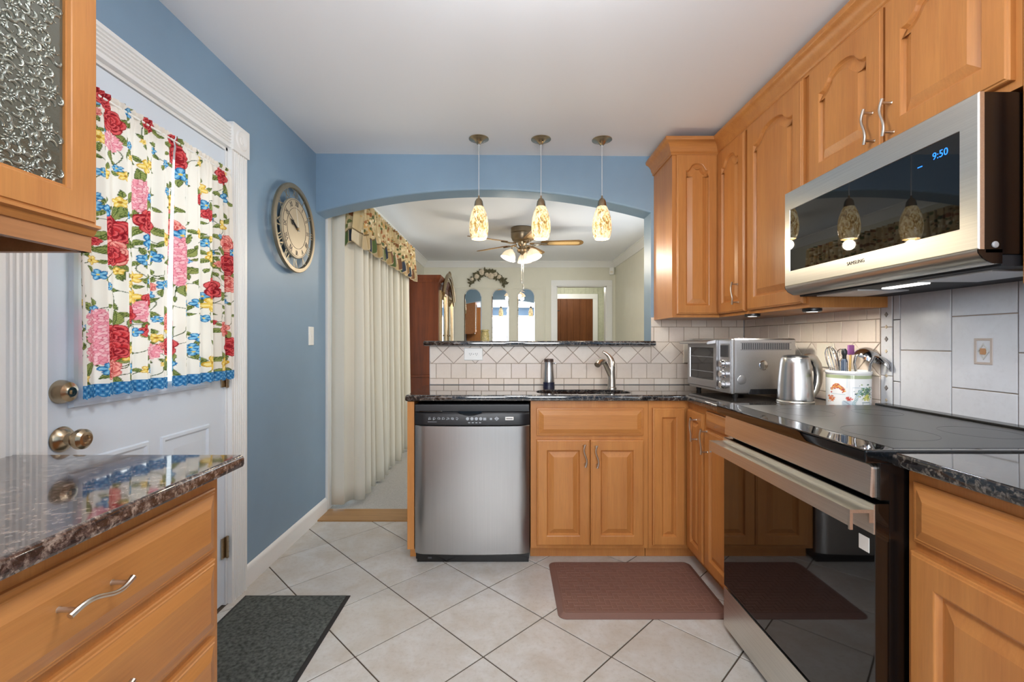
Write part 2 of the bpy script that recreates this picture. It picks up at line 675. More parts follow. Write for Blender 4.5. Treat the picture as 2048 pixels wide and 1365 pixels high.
# floor: 13-inch tiles laid on the diagonal
mb = MB().box(LX - 0.13, RX + 0.13, -2.75, 3.2, -0.06, -0.003)
ts, ox, oy = 0.3385, -0.0925, 1.700
h = ts / math.sqrt(2)
P = []
for i in range(-16, 17):
    for j in range(-16, 17):
        cx, cy = ox + (i - j) * h, oy + (i + j) * h
        P.append(clip_poly([(cx, cy), (cx + h, cy + h), (cx, cy + 2 * h), (cx - h, cy + h)], LX, RX, -2.6, 2.974))
tiles(mb, P, lambda x, y, z: (x, y, z - 0.006), gap=0.006, thick=0.006, bev=0.001, mi=1)
struct('floor', mb, [M['grout'], M['floor']])

mb = MB().box(DLX - 0.13, DRX + 0.13, 3.177, FY + 0.12, -0.06, 0.004)
mb.box(0.1, 2.3, FY + 0.12, 9.2, -0.06, 0.0)
struct('floor_carpet', mb, M['carpet'])
struct('trim_1', MB().box(LX, -0.535, 2.974, 3.177, -0.05, 0.008, 0.003), M['oak'])

# ceilings (the kitchen's drops slightly to the right, as the photograph shows)
mb = MB()
zl, zr = 2.412, 2.386
mb.loops([[(-1.40, y, zl), (1.70, y, zr), (1.70, y, 2.52), (-1.40, y, 2.52)] for y in (-2.74, BY)])
mb.box(-1.40, 1.70, BY, BY + WT, 2.42, 2.52)
struct('ceiling', mb, M['ceil'])
mb = MB().box(-1.45, 1.80, BY + WT, FY + 0.12, 2.41, 2.5)
mb.box(0.1, 2.3, FY + 0.12, 9.3, 2.41, 2.5)
struct('ceiling_dining', mb, M['ceil'])

# kitchen walls
DY0, DY1, DZ = 1.225, 2.044, 2.045
mb = MB().box(LX - 0.12, LX, -2.6, DY0, 0, 2.45).box(LX - 0.12, LX, DY1, BY + WT, 0, 2.45).box(LX - 0.12, LX, DY0, DY1, DZ, 2.45)
struct('wall_left', mb, M['blue'])
mb = MB()
for a, b in ((LX - 0.12, -0.65), (-0.05, 0.32), (0.92, RX + 0.12)):
    mb.box(a, b, -2.72, -2.6, 0, 2.45)
for a, b in ((-0.65, -0.05), (0.32, 0.92)):
    mb.box(a, b, -2.72, -2.6, 0, 0.85).box(a, b, -2.72, -2.6, 2.05, 2.45)
struct('wall_rear', mb, M['blue'])
for k, (a, b) in enumerate(((-0.65, -0.05), (0.32, 0.92))):
    mb = MB()
    ring(mb, rect(a - 0.07, b + 0.07, 0.78, 2.12), [(0, 0), (0, 0.02), (0.07, 0.02), (0.07, 0)], lambda x, z, h: (x, -2.599 + h, z))
    ring(mb, rect(a, b, 0.85, 2.05), [(0, 0), (0, 0.04), (0.04, 0.04), (0.04, 0)], lambda x, z, h: (x, -2.69 + h, z))
    mb.box(a + 0.04, b - 0.04, -2.69, -2.66, 1.43, 1.47)
    w = struct('window_%d' % (k + 2), mb, M['white'])
    obj('pane', MB().box(a + 0.03, b - 0.03, -2.678, -2.672, 0.88, 2.02), M['glass'], w)

# right wall with its tile
mb = MB().box(RX, RX + 0.12, -2.6, BY + WT, 0, 2.45)
wr = struct('wall_right', mb, M['blue'])
D0, DH, DW_ = 1.0324, 0.0705, 0.071           # diamond band: foot, half height, half width
TP = 0.0985


def running_rows(u0, u1, z0, z1, rows):
    out = []
    for za, zb, ph in rows:
        k = math.floor((u0 - ph) / TP) - 1
        while ph + k * TP < u1:
            out.append(clip_poly(rect(ph + k * TP, ph + (k + 1) * TP, za, zb), u0, u1, z0, z1))
            k += 1
    return out


def diamond_band(u0, u1, z0, z1, ph):
    out = []
    mid, top = D0 + DH, D0 + 2 * DH
    k = math.floor((u0 - ph) / (2 * DW_)) - 2
    while ph + k * 2 * DW_ < u1 + 0.2:
        x = ph + k * 2 * DW_
        for p in ([(x, mid), (x + DW_, D0), (x + 2 * DW_, mid), (x + DW_, top)],
                  [(x - DW_, D0), (x + DW_, D0), (x, mid)],
                  [(x + DW_, top), (x - DW_, top), (x, mid)]):
            out.append(clip_poly(p, u0, u1, z0, z1))
        k += 1
    return out


ROWS = lambda p: [(D0 - 2 * TP, D0 - TP, p + TP / 2), (D0 - TP, D0, p)]
UP = lambda p: [(D0 + 2 * DH, D0 + 2 * DH + TP, p), (D0 + 2 * DH + TP, D0 + 2 * DH + 2 * TP, p + TP / 2)]
on_right = lambda y, z, h: (RX - h, y, z)
Pp = running_rows(1.893, 2.984, CT + 0.001, 1.36, ROWS(1.94) + UP(1.915)) + diamond_band(1.893, 2.984, CT + 0.001, 1.36, 1.965)
mb = MB().box(RX - 0.0015, RX + 0.01, 1.80, 2.984, CT + 0.001, 1.36)
tiles(mb, Pp, on_right, mi=1)
obj('small_tile', mb, [M['tilegrout'], M['tile']], wr)
Pp = [clip_poly(rect(1.832, 1.890, z, z + 0.199), 1.8, 1.9, CT, 1.42) for z in (0.839, 1.038, 1.237)]
mb = MB()
tiles(mb, Pp, on_right)
b = wr
strip = obj('border_tile', mb, [M['bigtile']], wr)
mb = MB()
for k in range(10):
    z = 0.938 + 0.05 * k
    s_ = 0.013 if k % 2 else 0.010
    dm = [(1.861 + s_ * 0.8 * c_, z + s_ * s2) for c_, s2 in ((1, 0), (0, 1), (-1, 0), (0, -1))]
    mb.loops([[(RX - 0.004, y, zz) for y, zz in dm], [(RX - 0.0075, y, zz) for y, zz in offset_loop(dm, 0.002)]], True, True, 0 if k % 2 else 1)
obj('diamond_accent', mb, [mat('pewter_accent', rgb(120, 112, 108), 0.3, 0.4), mat('tan_accent', rgb(196, 178, 152), 0.3)], strip)
mb = MB().box(RX - 0.0015, RX + 0.01, 0.2, 1.832, 0.888, 1.44)
Pp = []
for c_ in range(-1, 8):
    y1 = 1.796 - c_ * 0.2075
    y0 = y1 - 0.2075
    off = 1.144 if c_ % 2 == 0 else 1.265
    for k in range(-3, 3):
        Pp.append(clip_poly(rect(y0, y1, off + k * 0.247, off + (k + 1) * 0.247), 0.2, 1.829, 0.89, 1.44))
tiles(mb, Pp, on_right, mi=1, gap=0.003)
big = obj('large_tile', mb, [M['tilegrout'], M['bigtile']], wr)
mb = MB()
acc = lambda y, z, h: (RX - 0.0055 - h, y, z)
ring(mb, rect(1.452, 1.510, 1.103, 1.189), [(0, 0), (0.001, 0.002), (0.007, 0.002), (0.008, 0)], acc, 0)
dm = [(1.481 + 0.019 * a, 1.146 + 0.029 * b2) for a, b2 in ((1, 0), (0, 1), (-1, 0), (0, -1))]
ring(mb, dm, [(0, 0), (0.001, 0.002), (0.004, 0.002), (0.005, 0)], acc, 1)
mb.box(RX - 0.008, RX - 0.005, 1.472, 1.490, 1.136, 1.156, mi=2)
obj('accent_inlay', mb, [mat('taupe_inlay', rgb(176, 162, 152), 0.35), mat('silver_inlay', rgb(190, 190, 186), 0.3), mat('copper_inlay', rgb(176, 130, 92), 0.3)], big)

# arch wall with the half wall under the bar
AX0, AX1 = LX, 0.938
ac = (AX0 + AX1) / 2
sag, half = 0.150, (AX1 - AX0) / 2
AR = (half * half + sag * sag) / (2 * sag)
AZ = 2.172


def arch_z(x):
    return AZ - AR + math.sqrt(AR * AR - (x - ac) ** 2)


mb = MB()
ap = [(AX0 + (AX1 - AX0) * k / 48) for k in range(49)]
poly = [(x, arch_z(x)) for x in ap]
e_ = 0.012
L = []
for y, lift in ((BY, e_), (BY + e_ * 0.35, e_ * 0.35), (BY + e_, 0.0), (BY + WT, 0.0)):
    L.append([(x, y, z + lift) for x, z in poly] + [(AX1, y, 2.45), (AX0, y, 2.45)])
mb.loops(L)
mb.box(AX1, RX, BY, BY + WT, 0, 2.45)
mb.box(-0.515, AX1, BY, BY + WT, 0, 1.147)
wb = struct('wall_back', mb, M['blue'], angle=50)
on_back = lambda x, z, h: (x, BY - h, z)
mb = MB().box(-0.513, 1.5455, BY - 0.0015, BY + 0.01, CT + 0.001, 1.146).box(0.945, 1.5455, BY - 0.0015, BY + 0.01, 1.14, 1.335)
ph = -0.4707
Pp = running_rows(-0.513, 1.5455, CT + 0.001, 1.147, ROWS(ph)) + running_rows(0.937, 1.5455, 1.147, 1.335, UP(1.1526))
Pp += diamond_band(-0.513, 0.937, CT + 0.001, 1.147, 0.1407) + diamond_band(0.937, 1.5455, CT + 0.001, 1.335, 0.1407)
tiles(mb, Pp, on_back, mi=1)
obj('backsplash_tile', mb, [M['tilegrout'], M['tile']], wb)

# door casing: fluted boards with corner blocks
def fluted(w, t=0.02, n=6):
    p = [(0, 0), (0, t)]
    m_ = 0.012
    st = (w - 2 * m_) / n
    for k in range(n):
        a = m_ + k * st
        p += [(a + st * 0.18, t), (a + st * 0.35, t - 0.007), (a + st * 0.65, t - 0.007), (a + st * 0.82, t)]
    return p + [(w, t), (w, 0)]


mb = MB()
cw = 0.118
mb.prism([(y + DY1, LX + 0.0005 + x) for y, x in fluted(cw)], 0, DZ, 'yxz')
mb.prism([(y + DY0 - cw, LX + 0.0005 + x) for y, x in fluted(cw)], 0, DZ, 'yxz')
mb.prism([(z + DZ, LX + 0.0005 + x) for z, x in fluted(0.105)], DY0, DY1, 'zxy')
for y in (DY1, DY0 - cw):
    mb.box(LX + 0.0005, LX + 0.03, y - 0.004, y + cw + 0.006, DZ - 0.004, DZ + 0.122, 0.004)
    rot = Matrix.Rotation(PI / 2, 4, 'Y')
    mb.lathe([(0.001, 0.001), (0.012, 0.004), (0.018, 0.0), (0.03, 0.005), (0.04, 0.005), (0.046, 0)], 28, (LX + 0.03, y + cw / 2, DZ + 0.059), rot)
# jamb inside the opening
mb.box(LX - 0.12, LX, DY0 - 0.001, DY0 + 0.012, 0, DZ).box(LX - 0.12, LX, DY1 - 0.012, DY1 + 0.001, 0, DZ).box(LX - 0.12, LX, DY0, DY1, DZ - 0.012, DZ + 0.001)
struct('trim_2', mb, M['white'])

# exterior door
DX = LX - 0.006
on_door = lambda y, z, h: (DX + h, y, z)
mb = MB()
ly0, ly1, lz0, lz1 = 1.345, 1.885, 1.02, 1.875
a0, a1 = DY0 + 0.015, DY1 - 0.015
mb.box(DX - 0.044, DX, a0, ly0, 0.012, DZ - 0.015).box(DX - 0.044, DX, ly1, a1, 0.012, DZ - 0.015)
mb.box(DX - 0.044, DX, ly0, ly1, 0.012, lz0).box(DX - 0.044, DX, ly0, ly1, lz1, DZ - 0.015)
for y0, y1 in ((1.335, 1.60), (1.655, 1.925)):
    ring(mb, rect(y0, y1, 0.18, 0.83), [(0, 0), (0.004, 0.007), (0.014, 0.009), (0.022, 0.002), (0.03, 0.002), (0.055, 0.008), (0.056, 0.008)], on_door)
    mb.add([on_door(y, z, 0.008) for y, z in offset_loop(rect(y0, y1, 0.18, 0.83), 0.056)], [(0, 1, 2, 3)])
door = struct('door_1', mb, M['doorwhite'])
mb = MB()
ring(mb, rect(ly0 - 0.035, ly1 + 0.035, lz0 - 0.035, lz1 + 0.035), [(0, 0.0), (0.004, 0.012), (0.014, 0.016), (0.03, 0.012), (0.045, 0.004), (0.045, -0.02)], on_door)
for k in range(5):
    y = ly0 + (ly1 - ly0) * (k + 0.5) / 5
    mb.ball(on_door(y, lz0 - 0.017, 0.0145), 0.004, 10, 6, (0.4, 1, 1))
obj('window_frame', mb, M['doorwhite'], door)
obj('pane', MB().box(DX - 0.03, DX - 0.024, ly0 + 0.002, ly1 - 0.002, lz0 + 0.002, lz1 - 0.002), M['glass'], door)
RY = Matrix.Rotation(PI / 2, 4, 'Y')
mb = MB().lathe([(0.001, 0.034), (0.014, 0.034), (0.017, 0.031), (0.027, 0.026), (0.033, 0.008), (0.034, 0.0)], 32, (DX, 1.287, 1.036), RY)
mb.box(DX + 0.033, DX + 0.038, 1.282, 1.292, 1.029, 1.041, 0.002)
obj('deadbolt', mb, M['brass'], door)
mb = MB().lathe([(0.034, 0.0), (0.036, 0.004), (0.03, 0.014), (0.016, 0.022), (0.013, 0.034), (0.022, 0.042), (0.029, 0.054), (0.028, 0.066), (0.02, 0.073), (0.012, 0.074), (0.010, 0.070), (0.001, 0.070)], 32, (DX, 1.288, 0.902), RY)
obj('door_knob', mb, M['brass'], door)
for z in (0.26, 1.02, 1.78):
    mb = MB().tube([(DX + 0.012, DY1 - 0.012, z - 0.048), (DX + 0.012, DY1 - 0.012, z + 0.048)], 0.0065, 10)
    mb.box(DX + 0.001, DX + 0.006, DY1 - 0.04, DY1 - 0.012, z - 0.045, z + 0.045)
    for k in range(5):
        mb.tube([(DX + 0.012, DY1 - 0.012, z - 0.044 + k * 0.022), (DX + 0.012, DY1 - 0.012, z - 0.042 + k * 0.022)], 0.0075, 10)
    obj('hinge', mb, M['brass'], door)

BBP = [(0, 0), (0.014, 0), (0.014, 0.078), (0.010, 0.090), (0.004, 0.098), (0, 0.1)]
mb = MB().sweep(BBP, [(LX + 0.0005, DY1 + cw + 0.0005), (LX + 0.0005, BY + WT - 0.002)], 0.0005)
struct('baseboard_left', mb, M['white'])

# dining room shell
mb = MB()
sy0, sy1, sz = 3.25, 5.10, 2.08
mb.box(DLX - 0.12, DLX, BY + WT, sy0, 0, 2.45).box(DLX - 0.12, DLX, sy1, FY, 0, 2.45).box(DLX - 0.12, DLX, sy0, sy1, sz, 2.45).box(DLX - 0.12, DLX, sy0, sy1, -0.05, 0.03)
struct('wall_left_dining', mb, M['sage'])
mb = MB()
mb.box(DRX, DRX + 0.12, BY + WT, 3.55, 0, 2.45).box(DRX, DRX + 0.12, 5.05, FY, 0, 2.45).box(DRX, DRX + 0.12, 3.55, 5.05, 0, 0.9).box(DRX, DRX + 0.12, 3.55, 5.05, 2.0, 2.45)
mb.box(RX + 0.12, DRX, BY + WT - 0.05, BY + WT, 0, 2.45)
struct('wall_right_dining', mb, M['sage'])
mb = MB()
ring(mb, rect(3.48, 5.12, 0.83, 2.07), [(0, 0), (0, 0.02), (0.07, 0.02), (0.07, 0)], lambda y, z, h: (DRX - 0.0005 - h, y, z))
ring(mb, rect(3.55, 5.05, 0.9, 2.0), [(0, 0), (0, 0.04), (0.05, 0.04), (0.05, 0)], lambda y, z, h: (DRX + 0.07 - h, y, z))
w = struct('window_4', mb, M['white'])  # unseen window, added to go with the dining room's fill light
obj('pane', MB().box(DRX + 0.045, DRX + 0.05, 3.59, 5.01, 0.94, 1.96), M['glass'], w)
hx0, hx1, hz = 0.75, 1.524, 2.035
mb = MB().box(DLX - 0.12, hx0, FY, FY + 0.12, 0, 2.45).box(hx1, 2.3, FY, FY + 0.12, 0, 2.45).box(hx0, hx1, FY, FY + 0.12, hz, 2.45)
wf = struct('wall_far', mb, M['sage'])
mb = MB()
on_far = lambda x, z, h: (x, FY - 0.0003 - h, z)
ring(mb, rect(-0.90, 0.585, 0.75, 2.015), [(0, 0), (0.002, 0.006), (0.016, 0.006), (0.02, 0.001), (0.028, 0.001), (0.03, 0.004), (0.036, 0.004), (0.038, 0)], on_far)
obj('panel_moulding', mb, M['sage'], wf)
CR = [(0, -0.092), (0.010, -0.092), (0.014, -0.078), (0.022, -0.070), (0.040, -0.036), (0.056, -0.024), (0.060, -0.014), (0.070, -0.012), (0.070, -0.0005), (0, -0.0005)]
mb = MB().sweep(CR, [(DLX + 0.0005, BY + WT + 0.001), (DLX + 0.0005, FY - 0.0005), (DRX - 0.0005, FY - 0.0005), (DRX - 0.0005, BY + WT + 0.001)], 2.41)
struct('trim_3', mb, M['white'], angle=50)
mb = MB()
for x0, x1 in ((hx0 - 0.085, hx0 + 0.002), (hx1 - 0.002, hx1 + 0.085)):
    mb.box(x0, x1, FY - 0.022, FY - 0.0005, 0.004, hz - 0.002, 0.004)
mb.box(hx0 - 0.085, hx1 + 0.085, FY - 0.022, FY - 0.0005, hz - 0.002, hz + 0.085, 0.004)
mb.box(hx0 - 0.001, hx0 + 0.014, FY, FY + 0.12, 0.004, hz).box(hx1 - 0.014, hx1 + 0.001, FY, FY + 0.12, 0.004, hz).box(hx0, hx1, FY, FY + 0.12, hz - 0.014, hz + 0.001)
struct('trim_4', mb, M['white'])
# hallway beyond the doorway
mb = MB().box(0.0, 0.1, FY + 0.12, 9.2, 0, 2.45).box(2.3, 2.4, FY, 9.3, 0, 2.45)
mb.box(0.0, 2.4, 9.2, 9.3, 0, 2.45)
for k in range(26):
    x = 0.12 + k * 0.085
    if not (0.85 < x < 1.84):
        mb.box(x, x + 0.078, 9.192, 9.2, 0.01, 2.4, 0.003)
    else:
        mb.box(x, x + 0.078, 9.192, 9.2, 2.14, 2.4, 0.003)
struct('wall_hall', mb, M['sage2'])
mb = MB().box(0.83, 0.93, 9.17, 9.199, 0.001, 2.03, 0.004).box(1.71, 1.81, 9.17, 9.199, 0.001, 2.03, 0.004).box(0.83, 1.81, 9.17, 9.199, 2.03, 2.13, 0.004)
struct('trim_5', mb, M['white'])
mb = MB()
for k in range(6):
    x = 0.932 + k * 0.1295
    mb.box(x, x + 0.1275, 9.166, 9.198, 0.01, 2.028, 0.004)
dr2 = struct('door_2', mb, M['plank'])
mb = MB().box(0.95, 1.04, 9.160, 9.1655, 1.785, 1.80, 0.002).box(0.935, 0.955, 9.160, 9.1655, 1.765, 1.82, 0.002)
obj('hinge', mb, M['blackm'], dr2)
point('hall_fill_light', (1.2, 8.3, 2.2), 14, (1.0, 0.95, 0.86), 0.08)  # point light without a fixture, added to light the hallway

# sliding glass door
mb = MB()
ring(mb, rect(sy0, sy1, 0.03, sz), [(0, 0), (0, 0.05), (0.05, 0.05), (0.05, 0)], lambda y, z, h: (DLX - 0.08 + h, y, z))
mb.box(DLX - 0.08, DLX - 0.03, 4.14, 4.21, 0.06, sz - 0.03)
mb.box(DLX + 0.0005, DLX + 0.052, sy0 - 0.10, sy0 + 0.004, 0.005, sz + 0.07, 0.004).box(DLX + 0.0005, DLX + 0.018, sy1 - 0.004, sy1 + 0.07, 0.005, sz + 0.07, 0.004)
mb.box(DLX + 0.0005, DLX + 0.018, sy0, sy1, sz - 0.004, sz + 0.07, 0.004)
w = struct('window_1', mb, M['white'])
obj('pane', MB().box(DLX - 0.062, DLX - 0.056, sy0 + 0.045, sy1 - 0.045, 0.075, sz - 0.045), M['glass'], w)

# ------------------------------------------------------------------ cabinets
def opening(x0, x1, z0, z1, arch, n=33):
    pts = [(x0, z0), (x1, z0)]
    if not arch:
        return pts + [(x1, z1), (x0, z1)]
    for k in range(n):
        u = 1 - 2 * k / (n - 1)
        a = abs(u)
        if a > 0.86:
            hgt = 0
        elif a > 0.60:
            t = (0.86 - a) / 0.26
            hgt = 0.42 * t ** 1.7
        else:
            t = a / 0.60
            hgt = 0.42 + 0.58 * math.sqrt(max(0, 1 - t * t)) ** 1.25
        pts.append(((x0 + x1) / 2 + u * (x1 - x0) / 2, z1 - arch + arch * hgt))
    return pts


def panel_front(mb, x0, x1, z0, z1, t=0.02, arch=0.0, stile=0.055, field=0.030, y=0.0, hole=False):
    """Raised-panel door or drawer front standing on the plane y, facing -y."""
    op = opening(x0 + stile, x1 - stile, z0 + stile, z1 - stile, arch)
    n = len(op)

    def outer(d):
        o = [(x0 + d, z0 + d), (x1 - d, z0 + d)]
        if n == 4:
            return o + [(x1 - d, z1 - d), (x0 + d, z1 - d)]
        for p in op[2:]:
            u = (p[0] - (x0 + stile)) / (x1 - x0 - 2 * stile)
            o.append((x0 + d + u * (x1 - x0 - 2 * d), z1 - d))
        return o
    L = []

    def lay(pts, h):
        L.append([(px, y - h, pz) for px, pz in pts])
    lay(outer(0), 0.0)
    lay(outer(0), t - 0.007)
    lay(outer(0.002), t - 0.004)
    lay(outer(0.006), t - 0.003)
    lay(outer(0.008), t)
    lay(op, t)
    lay(offset_loop(op, 0.003), t - 0.001)
    lay(offset_loop(op, 0.006), t - 0.007)
    if hole:
        lay(offset_loop(op, 0.009), t - 0.007)
        lay(offset_loop(op, 0.009), 0.0)
        return mb.loops(L, False, False, closed=True)
    lay(offset_loop(op, 0.010), t - 0.0125)
    lay(offset_loop(op, 0.013), t - 0.0125)
    lay(offset_loop(op, 0.013 + field), t - 0.001)
    lay(offset_loop(op, 0.014 + field), t - 0.001)
    return mb.loops(L)


def slab_front(mb, x0, x1, z0, z1, t=0.022, field=0.024, y=0.0):
    """Drawer front: stepped edge, wide bevel and a flat raised centre."""
    L = []
    for d, h in ((0, 0), (0, t - 0.014), (0.003, t - 0.012), (0.008, t - 0.0115), (0.010, t - 0.009), (0.013, t - 0.009), (0.013 + field, t), (0.014 + field, t)):
        L.append([(x0 + d, y - h, z0 + d), (x1 - d, y - h, z0 + d), (x1 - d, y - h, z1 - d), (x0 + d, y - h, z1 - d)])
    return mb.loops(L)


def wave_handle(x, z, horizontal=False, y=-0.02, ln=0.118, flip=1):
    mb = MB()
    n = 21
    pts, rs = [], []
    for k in range(n):
        t = k / (n - 1)
        s_ = (t - 0.5) * ln
        w = 0.0075 * math.sin(2 * PI * t) * flip
        bow = 0.030 + 0.004 * math.sin(PI * t)
        pts.append((w, -bow, s_))
        rs.append(0.0052 - 0.0012 * math.sin(PI * t))
    mb.tube(pts, rs, 10)
    for s_ in (-0.048, 0.048):
        t = s_ / ln + 0.5
        w = 0.0075 * math.sin(2 * PI * t) * flip
        mb.tube([(w, 0, s_), (w, -0.004, s_), (w, -0.031, s_)], [0.006, 0.0042, 0.0042], 10)
    out = []
    for a, b, c in mb.v:
        out.append((x + c, y + b, z + a) if horizontal else (x + a, y + b, z + c))
    mb.v = out
    return mb


def cabinet(name, label, loc, rotz, w, ht, depth, fronts, toe=0.0, group=None, hollow=False):
    """Local frame: x to the viewer's right along the front, y into the box, z up; fronts stand proud of y=0."""
    t = thing(name, label, 'cabinet', loc, rotz, group)
    mb = MB()
    if hollow:
        mb.box(0, w, 0, 0.02, toe, ht, 0.0012).box(0, 0.016, 0.02, depth, toe, ht).box(w - 0.016, w, 0.02, depth, toe, ht).box(0, w, 0.02, depth, toe, toe + 0.016)
    else:
        mb.box(0, w, 0, depth, toe, ht, 0.0012)
    if toe:
        mb.box(0.001, w - 0.001, 0.055, depth, 0, toe + 0.001)
    obj('cabinet_body', mb, M['wood'], t)
    for f in fronts:
        mb = MB()
        k = f.get('kind', 'door')
        if k == 'drawer':
            slab_front(mb, f['x0'], f['x1'], f['z0'], f['z1'])
        else:
            panel_front(mb, f['x0'], f['x1'], f['z0'], f['z1'], arch=f.get('arch', 0), stile=f.get('stile', 0.052), field=f.get('field', 0.026))
        d = obj(k, mb, M['wood_h'] if k == 'drawer' else M['wood'], t, angle=9)
        if 'h' in f:
            hx, hz = f['h']
            obj('handle', wave_handle(hx, hz, f.get('hor', False), flip=f.get('flip', 1)), M['nickel'], d)
    return t


FYB = 2.44          # face frames of the back run
BX = 0.967          # faces of the right run
G = 0.0012
# sink base and corner base on the back run
sx0, sx1 = 0.121, 0.752
cabinet('sink_cabinet', 'honey maple sink base cabinet with false drawer and two wave-handled doors, right of the dishwasher', (sx0, FYB, 0), 0, sx1 - sx0 - G, 0.857, BY - FYB - 0.002, [
    dict(kind='drawer', x0=0.032, x1=0.603, z0=0.673, z1=0.822),
    dict(x0=0.032, x1=0.316, z0=0.088, z1=0.652, h=(0.286, 0.575)),
    dict(x0=0.319, x1=0.603, z0=0.088, z1=0.652, h=(0.348, 0.570))], toe=0.068, hollow=True)
t = thing('corner_cabinet', 'honey maple inside-corner base cabinet with two narrow doors meeting at a right angle', 'cabinet', (sx1, FYB, 0))
cxw = BX - sx1                                     # visible width on the back run
mb = MB().prism([(0, 0), (cxw, 0), (cxw, -0.225), (RX - sx1 - 0.002, -0.225), (RX - sx1 - 0.002, BY - FYB - 0.002), (0, BY - FYB - 0.002)], 0.068, 0.857, 'xyz')
mb.prism([(0.001, 0.055), (cxw + 0.055, 0.055), (cxw + 0.055, -0.223), (RX - sx1 - 0.004, -0.223), (RX - sx1 - 0.004, BY - FYB - 0.004), (0.001, BY - FYB - 0.004)], 0, 0.069, 'xyz')
obj('cabinet_body', mb, M['wood'], t)
mb = MB()
panel_front(mb, 0.020, cxw - 0.022, 0.088, 0.822, stile=0.046, field=0.018)
obj('door', mb, M['wood'], t, angle=9)
mb = MB()
panel_front(mb, 0.024, 0.220, 0.088, 0.822, stile=0.046, field=0.020)
start = Matrix.Translation((cxw, 0, 0)) @ Matrix.Rotation(-PI / 2, 4, 'Z')
mb.turn(start)
d = obj('door', mb, M['wood'], t, angle=9)
obj('handle', wave_handle(0.155, 0.735).turn(start), M['nickel'], d)
yb = FYB - 0.225 - G
cabinet('base_cabinet', 'slim honey maple base cabinet squeezed between the corner cabinet and the range', (BX, yb, 0), -PI / 2, yb - 1.8525, 0.857, RX - BX - 0.002, [
    dict(kind='drawer', x0=0.012, x1=0.345, z0=0.765, z1=0.842),
    dict(x0=0.012, x1=0.345, z0=0.088, z1=0.752, h=(0.05, 0.70), stile=0.05)], toe=0.068)
tag(obj('end_panel', MB().box(-0.537, -0.500, 2.425, BY + 0.14, 0.068, 0.857, 0.002).box(-0.535, -0.501, 2.49, BY + 0.14, 0.0005, 0.069), M['wood']), 'honey maple end panel closing the counter left of the dishwasher', 'panel')
# near right base
cabinet('base_cabinet', 'honey maple base cabinet with drawer and panel door on the near side of the range', (BX - 0.012, 1.0835, 0), -PI / 2, 0.74, 0.880, RX - BX + 0.010, [
    dict(kind='drawer', x0=0.02, x1=0.62, z0=0.712, z1=0.852),
    dict(x0=0.02, x1=0.62, z0=0.088, z1=0.692, stile=0.062, field=0.034)], toe=0.068)
# left drawer base
cabinet('drawer_cabinet', 'honey maple drawer base cabinet with three wave-handled drawers, in the left foreground', (-0.722, 0.345, 0), PI / 2, 0.785, 0.857, -0.722 - LX - 0.003, [
    dict(kind='drawer', x0=0.03, x1=0.765, z0=0.668, z1=0.822, h=(0.412, 0.757), hor=True, flip=1),
    dict(kind='drawer', x0=0.03, x1=0.765, z0=0.478, z1=0.650, h=(0.412, 0.572), hor=True),
    dict(x0=0.03, x1=0.765, z0=0.088, z1=0.460, kind='drawer', h=(0.412, 0.30), hor=True)], toe=0.068)

# wall cabinets
UB = 1.317
UT = 2.275
UX = 1.229
t = cabinet('wall_cabinet', 'narrow honey maple wall cabinet with arched door, beside the arched opening', (0.956, 2.651, UB), 0, RX - 0.956 - 0.002, UT - UB, BY - 2.651 - 0.002, [
    dict(x0=0.022, x1=0.258, z0=0.018, z1=0.945, arch=0.042, stile=0.05)])
cabinet('wall_cabinet', 'slim honey maple wall cabinet with arched door and low wave handle, in the corner', (UX, 2.6495, UB), -PI / 2, 0.322, UT - UB, RX - UX - 0.002, [
    dict(x0=0.012, x1=0.312, z0=0.018, z1=0.945, arch=0.045, stile=0.055, h=(0.255, 0.115))])
cabinet('wall_cabinet', 'wide honey maple wall cabinet with arched door, on the far side of the microwave', (UX, 2.326, UB), -PI / 2, 2.326 - 1.8545, UT - UB, RX - UX - 0.002, [
    dict(x0=0.018, x1=0.452, z0=0.018, z1=0.945, arch=0.055, stile=0.06)])
cabinet('wall_cabinet', 'double door honey maple wall cabinet with two centre handles, mounted above the microwave', (UX, 1.853, 1.79), -PI / 2, 1.853 - 1.0865, UT - 1.79, RX - UX - 0.002, [
    dict(x0=0.018, x1=0.378, z0=0.022, z1=0.472, arch=0.055, stile=0.06, h=(0.345, 0.10)),
    dict(x0=0.388, x1=0.752, z0=0.022, z1=0.472, arch=0.055, stile=0.06, h=(0.42, 0.095))])
cabinet('wall_cabinet', 'honey maple wall cabinet cut off by the right picture edge beside the microwave', (UX, 1.0855, UB), -PI / 2, 0.60, UT - UB, RX - UX - 0.002, [
    dict(x0=0.03, x1=0.57, z0=0.018, z1=0.945, arch=0.055, stile=0.06)])
mb = MB().sweep([(0.0, 0.0), (0.007, 0.0), (0.010, 0.006), (0.007, 0.012), (0.012, 0.016), (0.016, 0.024), (0.020, 0.040), (0.030, 0.056), (0.042, 0.066), (0.050, 0.070), (0.053, 0.076), (0.053, 0.090), (0.0, 0.090)],
                [(UX - 0.0005, 0.46), (UX - 0.0005, 2.6505), (0.9555, 2.6505), (0.9555, BY - 0.001)][::-1], 2.262)
# the moulding wraps the left flank of the corner run as well
tag(obj('crown_moulding', mb, M['wood_h'], angle=40), 'honey maple crown moulding along the tops of the right wall cabinets', 'moulding')

